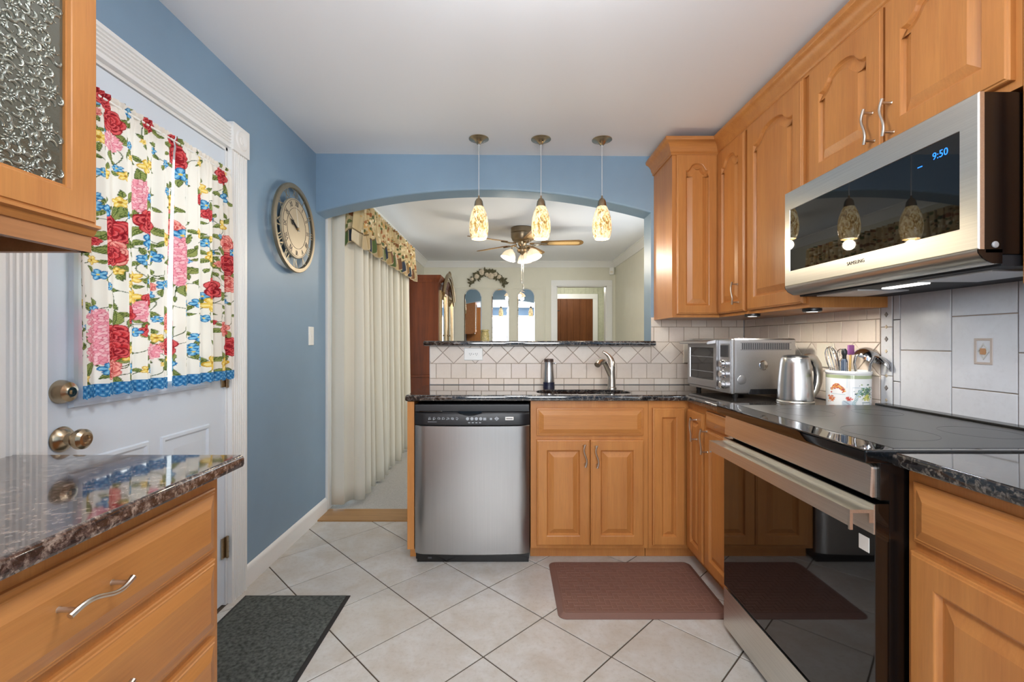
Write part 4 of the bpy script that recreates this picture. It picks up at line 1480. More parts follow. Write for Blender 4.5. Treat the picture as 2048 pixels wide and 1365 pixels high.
for k in (0, 1):
    uo = k * 2 * PI * 80 - 72
    u = (U - uo) * 0.72
    dab((V > 128) & (V < 143), rgb(166, 176, 138))
    for _ in range(150):
        a, q, r = RNG.uniform(-34, 6), abs(RNG.normal(0, 1)), RNG.uniform(1.5, 4)
        cv = 82 + 24 * math.exp(-((a + 14) / 15) ** 2) - q * 7
        dab((u - a) ** 2 + (V - cv) ** 2 < r * r, [rgb(206, 116, 52), rgb(188, 70, 54), rgb(222, 150, 86), rgb(176, 90, 90), rgb(226, 178, 110)][RNG.integers(5)])
    for _ in range(60):
        a, b2 = RNG.normal(-34, 5), RNG.normal(44, 6)
        dab((u - a) ** 2 + (V - b2) ** 2 < 5, [rgb(206, 110, 50), rgb(222, 150, 80), rgb(190, 90, 50)][RNG.integers(3)])
    for _ in range(40):
        a, b2 = RNG.normal(16, 4), RNG.normal(44, 4)
        dab((u - a) ** 2 + (V - b2) ** 2 < 5, [rgb(190, 66, 60), rgb(214, 110, 96)][RNG.integers(2)])
    for _ in range(170):
        a, b2 = RNG.normal(64, 11), RNG.normal(72, 13)
        dab((u - a) ** 2 + (V - b2) ** 2 < RNG.uniform(2, 10), [rgb(70, 110, 84), rgb(96, 140, 110), rgb(120, 150, 130), rgb(60, 84, 100), rgb(150, 170, 110)][RNG.integers(5)])
    for _ in range(50):
        a, b2 = RNG.normal(66, 8), RNG.normal(48, 6)
        dab((u - a) ** 2 + (V - b2) ** 2 < RNG.uniform(2, 8), [rgb(206, 200, 90), rgb(170, 180, 90), rgb(226, 214, 130)][RNG.integers(3)])
    dab((abs(u - 16) < 17 * (1 - ((V - 24) / 30) ** 2)) & (V > 12) & (V < 36), rgb(196, 206, 214))
    dab((abs(u - 16 + (V - 24)) < 2) & (V > 12) & (V < 36), rgb(150, 166, 180))
    dab((abs(u + 13) < 22 - (76 - V) * 0.12) & (abs(V - 62) < 1.2), rgb(176, 190, 200))
    dab((abs(u - 66) < 15 - (32 - V) * 0.12) & ((abs(V - 31) < 1.5) | (abs(V - 8) < 1.2)), rgb(140, 160, 160))
    dab((abs(abs(u - 66) - 14 + (32 - V) * 0.12) < 1.0) & (V > 8) & (V < 32), rgb(150, 166, 166))
    dab((abs(u - 36 - (V - 50) * 0.3) < 5) & (V > 20) & (V < 84) & (np.sin(V * 0.8 + u) > -0.3), rgb(150, 180, 180))
    dab((abs(u - 12) < 1.0) & (V > 90) & (V < 128), rgb(206, 220, 230))
    dab((abs(V - 92) < 1.2) & (u > 26) & (u < 66), rgb(150, 176, 190))
pot = grid_obj('painted_wall', P, col, vcol_mat('painted_glaze', 0.15, spec=0.6), t)
mb = MB().lathe([(0.0825, 0.1585), (0.0795, 0.161), (0.0765, 0.158), (0.075, 0.14), (0.074, 0.012), (0.001, 0.012)], 48)
obj('inner_glaze', mb, M['plate'], t)
obj('foot_ring', MB().lathe([(0.001, 0.0008), (0.076, 0.0008), (0.0765, 0.004)], 48), M['plate'], t)


def whisk(name, label, base, tip, r, n, material):
    """Balloon whisk: handle in the pot, n looped wires above."""
    b, tp = Vector(base), Vector(tip)
    ax = (tp - b).normalized()
    sd = ax.cross(Vector((0, 1, 0.2))).normalized()
    s2 = ax.cross(sd)
    ln = (tp - b).length
    tt = thing(name, label, 'whisk', base)
    obj('handle', MB().tube([Vector((0, 0, 0)), ax * (ln * 0.40)], [0.007, 0.005], 12), M['chrome'], tt)
    mb = MB()
    for k in range(n):
        a = PI * k / n
        d = sd * math.cos(a) + s2 * math.sin(a)
        pts = []
        for q in range(25):
            f = q / 24 * 2 * PI
            hgt = 0.5 - 0.5 * math.cos(f)
            wd = math.sin(f) * (0.35 + 0.65 * hgt)
            pts.append(ax * (ln * (0.38 + 0.62 * hgt)) + d * (r * wd))
        mb.tube(pts, 0.0012, 6)
    obj('wires', mb, material, tt)
    return tt


cz = CT + 0.014
whisk('whisk', 'large balloon whisk leaning left in the painted crock', (crx - 0.012, cry + 0.012, cz), (crx - 0.062, cry + 0.030, CT + 0.262), 0.030, 6, M['chrome'])
whisk('whisk', 'small balloon whisk standing upright behind the dark handled utensil', (crx - 0.004, cry + 0.030, cz), (crx + 0.006, cry + 0.052, CT + 0.252), 0.026, 5, M['chrome'])
t = thing('peeler', 'dark blue grey handled utensil with black end knob standing in the crock', 'utensil', (crx - 0.026, cry - 0.012, cz))
obj('handle', MB().tube([(0, 0, 0), (0, 0, 0.185), (0, 0, 0.196)], [0.0125, 0.0125, 0.009], 16), mat('slate_handle', rgb(66, 78, 96), 0.25), t)
obj('end_knob', MB().lathe([(0.0065, 0.195), (0.007, 0.21), (0.0105, 0.218), (0.011, 0.230), (0.007, 0.240), (0.0005, 0.241)], 16), M['blackp'], t)
obj('highlight_strip', MB().box(-0.001, 0.0015, -0.0136, -0.011, 0.12, 0.184), M['chrome'], t)


def ladle(name, label, base, bowl, r, tilt, flat):
    tt = thing(name, label, 'ladle', base)
    b = Vector(bowl) - Vector(base)
    m4 = Matrix.Translation(b) @ Matrix.Rotation(tilt, 4, 'Y') @ Matrix.Rotation(0.35, 4, 'X')
    prof = []
    for k in range(11):
        a = PI / 2 * k / 10
        prof.append((max(r * math.sin(a), 0.0005), flat * r * math.cos(a)))
    prof += [(r - 0.002, 0.0)]
    for k in range(10, -1, -1):
        a = PI / 2 * k / 10
        prof.append((max((r - 0.0025) * math.sin(a), 0.0005), flat * (r - 0.0025) * math.cos(a) - 0.0005))
    obj('bowl', MB().lathe(prof, 36, (0, 0, 0), m4), M['chrome'], tt)
    mid = (m4 @ Vector((-r * 0.98, 0, 0.0)))
    obj('handle', MB().tube([(0, 0, 0), b * 0.40 + Vector((-0.006, 0, 0.03)), mid * 0.75 + Vector((-0.004, 0, 0.02)), mid], [0.005, 0.005, 0.0048, 0.0055], 12), M['chrome'], tt)
    return tt


ladle('ladle', 'polished steel ladle with round bowl hooked over the right of the crock', (crx + 0.018, cry - 0.006, cz), (crx + 0.060, cry - 0.026, CT + 0.212), 0.050, 0.30, 0.95)
ladle('ladle', 'smaller steel serving spoon tipping right beyond the crock rim', (crx + 0.030, cry - 0.034, cz), (crx + 0.068, cry - 0.090, CT + 0.194), 0.040, 0.85, 0.60)
t = thing('spatula', 'purple tipped silicone spatula behind the ladle in the crock', 'spatula', (crx + 0.026, cry + 0.030, cz))
obj('handle', MB().tube([(0, 0, 0), (0.012, 0.008, 0.215)], 0.0045, 10), mat('amber_handle', rgb(206, 170, 110), 0.3), t)
obj('tip', MB().box(0.002, 0.027, 0.003, 0.015, 0.212, 0.256, 0.005), M['purple'], t)

# ------------------------------------------------------------------ under-cabinet puck lights
for (x, y, lab) in ((1.235, 2.30, 'black under-cabinet puck light glowing below the corner wall cabinet'), (1.29, 1.93, 'black under-cabinet puck light close to the microwave')):
    t = thing('puck_light', lab, 'puck light', (x, y, UB), 0)
    obj('housing', MB().lathe([(0.036, -0.0005), (0.036, -0.010), (0.032, -0.014), (0.027, -0.014), (0.027, -0.011)], 28, cap0=True), M['blackp'], t)
    obj('lens', MB().lathe([(0.027, -0.0115), (0.02, -0.0135), (0.0005, -0.014)], 24), M['lampwhite'], t)
    l = area('puck_glow', (x, y, UB - 0.02), (0, 0, 0), 0.05, 0.05, 1.5, (1.0, 0.93, 0.80))
    l.data.shape = 'DISK'

# ------------------------------------------------------------------ pendants over the bar
PX = (-0.176, 0.199, 0.567)
PLY = 2.745
WHICH = ('leftmost', 'middle one', 'rightmost')
for k, x in enumerate(PX):
    zc = zl + (zr - zl) * (x + 1.40) / 3.10
    t = thing('pendant_lamp', 'pendant lamp with mottled amber glass shade, %s of the three over the bar' % WHICH[k], 'pendant lamp', (x, PLY, zc), 0, 'amber pendants over the bar')
    obj('canopy', MB().lathe([(0.060, -0.0006), (0.060, -0.004), (0.052, -0.008), (0.030, -0.014), (0.016, -0.028), (0.010, -0.034), (0.0005, -0.034)], 40, cap0=True), M['brass'], t)
    zs_ = 1.795 - zc                                # foot of the shade, local
    obj('cord', MB().tube([(0, 0, -0.033), (0, 0, zs_ + 0.262)], 0.0022, 8).tube([(0, 0, -0.030), (0, 0, -0.048)], 0.004, 8), mat('clear_cord', rgb(206, 208, 210), 0.25) if k == 0 else bpy.data.materials['clear_cord'], t)
    obj('socket_cap', MB().lathe([(0.0005, 0.262), (0.005, 0.262), (0.0055, 0.248), (0.014, 0.243), (0.023, 0.228), (0.027, 0.205), (0.028, 0.193), (0.0005, 0.193)], 32, (0, 0, zs_)), M['brass'], t)
    pr = [(0.043, 0.0), (0.052, 0.020), (0.0575, 0.055), (0.0575, 0.085), (0.053, 0.125), (0.044, 0.160), (0.033, 0.186), (0.028, 0.196)]
    sp = []
    for q in range(len(pr) - 1):
        for s_ in range(4):
            f = s_ / 4
            sp.append((pr[q][0] + (pr[q + 1][0] - pr[q][0]) * f, pr[q][1] + (pr[q + 1][1] - pr[q][1]) * f))
    sp.append(pr[-1])
    sh = obj('lamp_shade', MB().lathe(sp + [(a - 0.003, b2) for a, b2 in sp[::-1]], 40, (0, 0, zs_)), M['amber'], t, angle=70)
    obj('bulb', MB().ball((0, 0, zs_ + 0.050), 0.024, 20, 12), M['bulb'], t)
    obj('diffuser', MB().lathe([(0.042, 0.010), (0.03, 0.009), (0.0005, 0.009)], 32, (0, 0, zs_)), M['lampwhite'], t)
    point('pendant_light', (x, PLY, 1.795 - 0.035), 3.2, (1.0, 0.85, 0.62), 0.03)

# ------------------------------------------------------------------ floor mats
t = thing('kitchen_mat', 'brown woven-pattern cushioned kitchen mat in front of the sink', 'mat', (0.215, 1.925, 0))


def rounded(x0, x1, y0, y1, r, n=6):
    p = []
    for cx, cy, a0 in ((x1 - r, y0 + r, -PI / 2), (x1 - r, y1 - r, 0), (x0 + r, y1 - r, PI / 2), (x0 + r, y0 + r, PI)):
        for k in range(n + 1):
            a = a0 + k * PI / 2 / n
            p.append((cx + r * math.cos(a), cy + r * math.sin(a)))
    return p


rp = rounded(0, 0.742, 0, 0.492, 0.035)
mb = MB().loops([[(x, y, z) for x, y in offset_loop(rp, d)] for d, z in ((0, 0.0005), (0, 0.004), (0.022, 0.015), (0.026, 0.0155))])
obj('mat_body', mb, M['matbrown'], t, angle=60)
mb = MB()
bw = 0.0235
k = 0
for i in range(-2, 34):
    for j in range(-2, 24):
        # herringbone weave pads
        x, y = 0.028 + i * bw, 0.028 + j * bw
        if (i + j) % 4 not in (0, 2):
            continue
        r = (x, x + 2 * bw, y, y + bw) if (i + j) % 4 == 0 else (x, x + bw, y, y + 2 * bw)
        pl_ = clip_poly(rect(*r), 0.032, 0.710, 0.032, 0.460)
        if len(pl_) > 3 and poly_area(pl_) > 1e-4:
            mb.loops([[(px, py, 0.0152) for px, py in offset_loop(pl_, 0.0008)], [(px, py, 0.0163) for px, py in offset_loop(pl_, 0.0022)]], False, True)
obj('weave_pattern', mb, M['matbrown'], t)
t = thing('door_mat', 'charcoal carpeted door mat with black rubber border in front of the white door', 'mat', (-1.215, 1.18, 0))
mb = MB().loops([[(x, y, z) for x, y in offset_loop(rect(0, 0.487, 0, 0.925), d)] for d, z in ((0, 0.0005), (0, 0.002), (0.004, 0.004), (0.02, 0.005))])
obj('rubber_border', mb, M['rubber'], t)
mb = MB().box(0.016, 0.471, 0.016, 0.909, 0.004, 0.009, 0.002)
obj('carpet_pile', mb, M['matblk'], t)

# ------------------------------------------------------------------ wall clock
t = thing('wall_clock', 'round pewter wall clock with tan dial and cut-out Roman numerals on the blue wall', 'clock', (LX + 0.0008, 2.618, 1.826), PI / 2)
RC = 0.252
dn = -0.040                                        # the clock stands off the wall
mb = MB()
rp_ = [(RC, dn + 0.012), (RC, dn), (RC - 0.004, dn - 0.004), (RC - 0.024, dn - 0.004), (RC - 0.028, dn), (RC - 0.028, dn + 0.012)]
mb.loops([[(r * math.cos(a), y, r * math.sin(a)) for r, y in rp_] for a in [2 * PI * k / 96 for k in range(96)]], closed=True)
obj('rim', mb, M['clockmetal'], t)
mb = MB()
mb.lathe([(0.0005, -dn + 0.004), (0.166, -dn + 0.004), (0.170, -dn + 0.001), (0.170, -dn - 0.010), (0.0005, -dn - 0.010)], 96, (0, 0, 0), RX90)
dl = obj('dial', mb, M['dial'], t)
NUM = ['XII', 'I', 'II', 'III', 'IIII', 'V', 'VI', 'VII', 'VIII', 'IX', 'X', 'XI']


def ring_text(mb, s, ang, rad, size, y, sx=1.0):
    ca, sa = math.cos(ang), math.sin(ang)
    return mb.text(s, size, lambda p: ((rad + p.y) * sa + p.x * sx * ca, y - p.z, (rad + p.y) * ca - p.x * sx * sa), 0.0012)


mb = MB()
for k, s_ in enumerate(NUM):
    ring_text(mb, s_, 2 * PI * k / 12, 0.138, 0.040, dn - 0.0048, 0.8)
for r in (0.160, 0.114):
    mb.loops([[((r + a) * math.cos(q), dn - 0.004 - b2, (r + a) * math.sin(q)) for a, b2 in ((0, 0), (0, 0.0014), (0.0016, 0.0014), (0.0016, 0))] for q in [2 * PI * k / 96 for k in range(96)]], closed=True)
obj('dial_numerals', mb, M['inkd'], dl)
for k, s_ in enumerate(NUM):
    obj('numeral', ring_text(MB(), s_, 2 * PI * k / 12, 0.1965, 0.072, dn + 0.004, 0.85), M['clockmetal'], t)
bmx = MB()
for k in range(3):
    a = PI / 6 + k * 2 * PI / 3
    bmx.tube([(0.1 * math.cos(a), 0.0, 0.1 * math.sin(a)), (0.1 * math.cos(a), dn + 0.01, 0.1 * math.sin(a))], 0.006, 10)
obj('standoff', bmx, M['clockmetal'], t)


def hand(ang, ln, wd, y, spade=False):
    sa, ca = math.sin(ang), math.cos(ang)
    pr = [(-wd * 0.5, -0.022), (wd * 0.5, -0.022), (wd * 0.5, ln * 0.45)] + ([(wd * 1.7, ln * 0.62)] if spade else []) + [(wd * 0.4, ln * 0.8), (0.0004, ln), (-0.0004, ln), (-wd * 0.4, ln * 0.8)] + ([(-wd * 1.7, ln * 0.62)] if spade else []) + [(-wd * 0.5, ln * 0.45)]
    return MB().prism([(x * ca + z * sa, -x * sa + z * ca) for x, z in pr], y, y - 0.0012, 'xzy')


A = math.radians(-62)
obj('hour_hand', hand(math.radians(-65), 0.092, 0.010, dn - 0.008, True), M['blackm'], t)
obj('minute_hand', hand(math.radians(-60), 0.152, 0.0055, dn - 0.011), M['inkd'], t)
obj('second_hand', hand(math.radians(-14), 0.118, 0.003, dn - 0.014), M['plate'], t)
obj('hub', MB().lathe([(0.007, 0.0), (0.007, 0.012), (0.004, 0.014), (0.0005, 0.014)], 18, (0, dn - 0.003, 0), RX90), M['gold'], t)

# ------------------------------------------------------------------ floral cafe curtains on the exterior door
# printed motifs: kind (Red, Pink, Coral, Yellow, Blue) then place along the door, height and radius in millimetres
MOTIFS = """R1364,1913,31 R1395,1855,31 P1395,1792,26 Y1340,1785,17 B1364,1815,11 R1403,1517,39 C1406,1454,33 B1370,1577,21 Y1374,1689,16 Y1421,1614,15 Y1521,1761,21 P1509,1678,31
P1504,1636,27 R1534,1579,36 B1534,1514,24 B1552,1664,14 B1452,1581,14 B1517,1452,16 B1579,1470,17 Y1627,1541,21 R1539,1910,24 R1657,1906,22 R1678,1855,38 B1688,1798,21
B1715,1781,14 Y1657,1675,18 C1667,1595,26 B1693,1571,21 P1693,1518,41 P1699,1450,37 Y1807,1785,21 R1795,1736,19 B1825,1725,18 R1838,1691,22 Y1930,1669,23 Y1783,1600,18
B1825,1573,15 R1927,1877,33 B1937,1793,23 C1951,1595,35 R1958,1513,41 B1984,1567,16 Y1844,1523,20 B1460,1909,14 B1460,1807,11 B1333,1608,12 R1330,1475,12 Y1509,1841,8
R1393,1444,30 B1517,1448,15 B1576,1470,15 B1339,1377,14 Y1293,1290,11 Y1490,1388,18 Y1484,1324,23 R1534,1318,22 P1517,1279,30 R1471,1266,24 R1527,1215,19 R1408,1192,33
R1408,1152,30 P1339,1244,27 P1339,1196,28 P1344,1144,31 C1399,1093,26 B1357,1096,16 B1471,1091,14 Y1468,1151,14 Y1523,1085,13 P1705,1485,37 P1697,1423,34 Y1847,1523,20
R1958,1509,36 C1964,1427,31 R1863,1394,37 Y1842,1327,26 B1767,1327,15 B1731,1287,12 R1652,1159,33 B1767,1195,15 C1640,1247,26 C1931,1231,27 R1964,1155,35 Y1852,1091,29
Y1931,1080,27 B1794,1100,18 B1664,1094,21 P1572,1144,25 B1569,1338,14 B1602,1375,15 Y1303,1071,11 R1878,1259,11 B1497,1209,13"""

RED = [rgb(*c)[:3] for c in ((150, 30, 40), (196, 52, 56), (222, 96, 96), (120, 20, 32))]
PNK = [rgb(*c)[:3] for c in ((214, 110, 130), (238, 160, 170), (246, 200, 202), (196, 84, 108))]
COR = [rgb(*c)[:3] for c in ((206, 84, 80), (232, 128, 118), (244, 172, 156), (180, 62, 66))]
YEL = [rgb(*c)[:3] for c in ((214, 168, 50), (238, 204, 96), (248, 226, 150), (180, 130, 40))]
BLU = [rgb(*c)[:3] for c in ((44, 118, 170), (84, 160, 204), (150, 202, 226), (30, 84, 140))]
GRN = [rgb(*c)[:3] for c in ((96, 112, 50), (132, 144, 76), (170, 176, 112), (66, 84, 40))]
PAL = {'R': RED, 'P': PNK, 'C': COR, 'Y': YEL, 'B': BLU}


def paint_fabric(Y, Z, motifs, seed):
    """Colours of the print at the cloth points (Y, Z in mm)."""
    r = np.random.default_rng(seed)
    col = np.ones(Y.shape + (3,)) * np.array(rgb(242, 236, 224)[:3])

    def window(cy, cz, rad):
        iy = np.where(abs(Y[:, 0] - cy) < rad + 6)[0]
        iz = np.where(abs(Z[0, :] - cz) < rad + 6)[0]
        if len(iy) < 2 or len(iz) < 2:
            return None
        return slice(iy[0], iy[-1] + 1), slice(iz[0], iz[-1] + 1)

    def put(sl, mask, c):
        sub = col[sl]
        sub[mask] = c

    def leaf(cy, cz, ang, ln, wd):
        sl = window(cy + math.cos(ang) * ln / 2, cz + math.sin(ang) * ln / 2, ln * 0.7)
        if sl is None:
            return
        y, z = Y[sl] - cy, Z[sl] - cz
        u = y * math.cos(ang) + z * math.sin(ang)
        v = -y * math.sin(ang) + z * math.cos(ang) + 0.12 * ln * np.sin(np.clip(u / ln, 0, 1) * PI)
        f = np.clip(u / ln, 0, 1)
        hw = wd * np.sin(PI * f ** 0.8) + 1e-6
        ins = (u > 0) & (u < ln) & (abs(v) < hw)
        put(sl, ins, GRN[1])
        put(sl, ins & (v > hw * 0.25), GRN[0])
        put(sl, ins & (abs(((u - abs(v) * 0.9) % 6) - 3) < 0.7), GRN[2])
        put(sl, ins & (abs(v) < 0.9), GRN[3])
        put(sl, ins & (abs(v) > hw - 1.1), GRN[3])

    def stem(p, q, bend, c=GRN[3], wd=0.9):
        n = 40
        t = np.linspace(0, 1, n)
        d = np.array(q) - np.array(p)
        nr = np.array([-d[1], d[0]])
        for a in t:
            x = np.array(p) + d * a + nr * bend * math.sin(PI * a)
            sl = window(x[0], x[1], 3)
            if sl is not None:
                put(sl, (Y[sl] - x[0]) ** 2 + (Z[sl] - x[1]) ** 2 < wd * wd * 1.6, c)

    for k, cy, cz, rad in motifs:
        nl = 3 if rad > 22 else 2
        a0 = r.uniform(0, 2 * PI)
        for i in range(nl):
            a = a0 + i * 2 * PI / nl + r.uniform(-0.4, 0.4)
            leaf(cy + math.cos(a) * rad * 0.75, cz + math.sin(a) * rad * 0.75, a + r.uniform(-0.5, 0.5), rad * r.uniform(0.9, 1.4) + 8, rad * 0.24 + 3)
        if r.random() < 0.75:
            a = r.uniform(0, 2 * PI)
            e = (cy + math.cos(a) * (rad + 40), cz + math.sin(a) * (rad + 40))
            stem((cy, cz), e, r.uniform(-0.35, 0.35))
            leaf(e[0], e[1], a + r.uniform(-0.8, 0.8), 24, 6.5)
    for k, cy, cz, rad in motifs:
        sl = window(cy, cz, rad * 1.25)
        if sl is None:
            continue
        p = PAL[k]
        y, z = Y[sl] - cy, Z[sl] - cz
        rr, th = np.hypot(y, z) / rad, np.arctan2(z, y)
        ph = r.uniform(0, 6)
        if k in 'RC':
            for tier, (dist, n_, pr_) in enumerate(((0.62, 6, 0.46), (0.46, 5, 0.40), (0.28, 4, 0.32), (0.10, 2, 0.24))):
                for q in range(n_):
                    a = ph + 2 * PI * q / n_ + tier * 0.7 + r.uniform(-0.2, 0.2)
                    py, pz = y / rad - dist * math.cos(a), z / rad - dist * math.sin(a)
                    d2 = np.hypot(py, pz) / (pr_ * r.uniform(0.9, 1.15))
                    put(sl, d2 < 1, p[3] if tier else p[0])
                    put(sl, d2 < 0.90, p[(q + tier) % 2])
                    put(sl, (np.hypot(py - 0.12 * math.cos(a), pz - 0.12 * math.sin(a)) / pr_ < 0.72) & (d2 < 0.9) & (d2 > 0.58), p[2])
        elif k == 'P':
            edge = 0.96 + 0.10 * np.cos(9 * th + ph)
            ins = rr < edge
            put(sl, ins, p[1])
            for tier, (dist, n_) in enumerate(((0.84, 15), (0.62, 12), (0.40, 8), (0.18, 5))):
                for q in range(n_):
                    a = ph + 2 * PI * q / n_ + tier * 0.4 + r.uniform(-0.12, 0.12)
                    py, pz = y / rad - dist * math.cos(a), z / rad - dist * math.sin(a)
                    u_ = (py * math.cos(a) + pz * math.sin(a)) / 0.20
                    v_ = (-py * math.sin(a) + pz * math.cos(a)) / 0.13
                    d2 = np.hypot(u_, v_)
                    put(sl, d2 < 1, p[3] if (q + tier) % 3 == 0 else p[0])
                    put(sl, d2 < 0.84, p[2] if (q + tier) % 2 else p[1])
        elif k == 'Y':
            edge = 0.62 + 0.42 * abs(np.cos(2.5 * th + ph))
            ins = rr < edge
            put(sl, ins, p[1])
            put(sl, ins & (abs(np.cos(2.5 * th + ph)) > 0.88), p[2])
            put(sl, ins & (rr > edge - 0.13), p[0])
            put(sl, rr < 0.24, p[3])
        else:
            edge = 0.72 + 0.34 * abs(np.cos(2.5 * th + ph))
            ins = rr < edge
            put(sl, ins, p[1])
            put(sl, ins & (np.cos(5 * th + 2 * ph) > 0.55), p[2])
            put(sl, ins & (rr > edge - 0.16), p[0])
            put(sl, ins & (abs(np.sin(2.5 * th + ph)) > 0.95) & (rr > 0.3), p[3])
            put(sl, rr < 0.18, PAL['Y'][1])
    return col


FL = []
rf = random.Random(8)
for _ in range(70):
    FL.append((rf.choice('BBYYBC'), rf.uniform(1265, 2010), rf.uniform(1055, 1920), rf.uniform(9, 16)))
FL += [(w_[0],) + tuple(float(q) * f_ for q, f_ in zip(w_[1:].split(','), (1, 1, 1.14))) for w_ in MOTIFS.split()]
fabric = vcol_mat('floral_cotton', 0.85, 0.20, 0.25)
lace = vcol_mat('blue_lace', 0.8, 0.1, 0.5)


def cafe_curtain(name, label, top, foot, ph, seed):
    t = thing(name, label, 'curtain', (LX, 0, 0), 0, 'floral curtains on the white door')
    n, m = 235, 560
    s = np.linspace(0, 1, n)[:, None] * np.ones((1, m))
    z0, z1 = 1.052, 1.930
    zz = z0 + (z1 - z0) * np.linspace(0, 1, m)[None, :] * np.ones((n, 1))
    f = (zz - z0) / (z1 - z0)
    ya = foot[0] + (top[0] - foot[0]) * f ** 1.5
    yb_ = foot[1] + (top[1] - foot[1]) * f ** 1.5
    Yc = ya + (yb_ - ya) * s

    def fold(s, f):
        a = 0.0095 * np.sin(2 * PI * (4.6 * s + ph) + 0.5 * np.sin(2.2 * f + ph)) + 0.006 * np.sin(2 * PI * (9.7 * s + 0.3 * ph) + 1.4 * f)
        gath = np.clip((f - 0.955) / 0.02, 0, 1) * np.clip((0.990 - f) / 0.012, 0, 1)
        a = a * (0.55 + 0.65 * (1 - f) ** 0.7) * (1 - 0.75 * np.clip((f - 0.93) / 0.05, 0, 1))
        fine = 0.004 * np.sin(2 * PI * 17 * s + ph) * np.clip((f - 0.88) / 0.08, 0, 1)
        return 0.046 + a + fine - 0.006 * gath
    X = fold(s, f)
    Yd = Yc + 0.0035 * np.sin(2 * PI * (4.6 * s + ph + 0.25))
    P = np.stack([X, Yd, zz], -1)
    Yf = top[0] + (top[1] - top[0]) * s
    cols = paint_fabric(Yf * 1000, zz * 1000, FL, seed)
    grid_obj('fabric_panel', P, cols, fabric, t)
    # crocheted lace hem
    m2 = 30
    s2 = np.linspace(0, 1, n * 2)[:, None] * np.ones((1, m2))
    g = np.linspace(0, 1, m2)[None, :] * np.ones((n * 2, 1))
    drop = 0.034 + 0.006 * abs(np.sin(2 * PI * 11 * s2))
    zz2 = 1.0525 - drop * g
    f0 = np.zeros_like(s2)
    X2 = fold(s2, f0) + 0.0005 + 0.0012 * np.sin(2 * PI * 40 * s2) * np.sin(9 * g)
    Y2 = foot[0] + (foot[1] - foot[0]) * s2 + 0.0035 * np.sin(2 * PI * (4.6 * s2 + ph + 0.25))
    c2 = np.ones(s2.shape + (3,)) * np.array(rgb(56, 128, 178)[:3])
    pat = np.sin(2 * PI * 34 * s2) * np.sin(g * 13)
    c2[pat > 0.45] = rgb(130, 180, 210)[:3]
    c2[pat < -0.6] = rgb(30, 92, 146)[:3]
    grid_obj('lace_hem', np.stack([X2, Y2, zz2], -1), c2, lace, t)
    return t


cafe_curtain('door_curtain', 'floral cotton curtain panel with blue lace hem, the one beside the door knob', (1.268, 1.661), (1.285, 1.636), 0.15, 5)
cafe_curtain('door_curtain', 'floral cotton curtain panel with blue lace hem, the one beside the door hinges', (1.667, 1.985), (1.650, 2.005), 0.62, 9)
t = thing('curtain_rod', 'slim white curtain rod across the top of the door window', 'curtain rod', (LX, 0, 0))
obj('rod', MB().tube([(0.040, 1.262, 1.912), (0.040, 1.998, 1.912)], 0.004, 10), M['plate'], t)
for y in (1.262, 1.998):
    obj('bracket', MB().tube([(-0.0055, y, 1.912), (0.040, y, 1.912)], 0.004, 8), M['plate'], t)

# ------------------------------------------------------------------ dining room: drapery, valance, blinds
t = thing('drapery', 'long cream pleated drapery covering the sliding door beyond the arch', 'curtain', (0, 0, 0))
mb = MB()
path = [(DLX + 0.062, 3.205), (DLX + 0.105, 3.203), (DLX + 0.150, 3.206)]
y = 3.206
k = 0
rg = random.Random(5)
y0d, y1d = 3.24, 5.06
npl = 12
for i in range(npl * 16 + 1):
    u = i / (npl * 16)
    ph = u * npl * 2 * PI
    amp = 0.072 + 0.012 * math.sin(u * 23)
    path.append((DLX + 0.150 + amp * (1 - math.cos(ph)) * 0.5 * (1 + 0.12 * math.sin(i * 0.37)), y0d + (y1d - y0d) * u + 0.052 * math.sin(ph) + 0.012 * math.sin(u * 31)))
nz = 18
front_v, fs = [], []
for j in range(nz):
    f = j / (nz - 1)
    z = 0.028 + (2.10 - 0.028) * f
    for i, (x, yy) in enumerate(path):
        fl = 1 + 0.35 * (1 - f)
        front_v.append((DLX + 0.150 + (x - DLX - 0.150) * (fl if i > 2 else 1) + 0.006 * math.sin(yy * 9 + f * 3) * (1 - f), yy + 0.014 * (1 - f) * math.sin(yy * 7), z))
npth = len(path)
for j in range(nz - 1):
    for i in range(npth - 1):
        a = j * npth + i
        fs.append((a, a + 1, a + 1 + npth, a + npth))
mb.add(front_v, fs)
dm_, nt_, b_ = base_mat('cream_drapery_cloth')
b_.inputs['Base Color'].default_value = rgb(226, 221, 206)
b_.inputs['Roughness'].default_value = 0.85
bump(nt_, b_, noise(nt_, coords(nt_), 700, 2), 0.12, 0.0005)
tr_ = nt_.nodes.new('ShaderNodeBsdfTranslucent')
tr_.inputs[0].default_value = rgb(226, 221, 206)
mx_ = nt_.nodes.new('ShaderNodeMixShader')
mx_.inputs[0].default_value = 0.04
nt_.links.new(b_.outputs[0], mx_.inputs[1])
nt_.links.new(tr_.outputs[0], mx_.inputs[2])
nt_.links.new(mx_.outputs[0], nt_.nodes['Material Output'].inputs[0])
dp_ = obj('pleated_panel', mb, dm_, t, angle=80, recalc=False)
sol = dp_.modifiers.new('thick', 'SOLIDIFY')
sol.thickness = 0.002

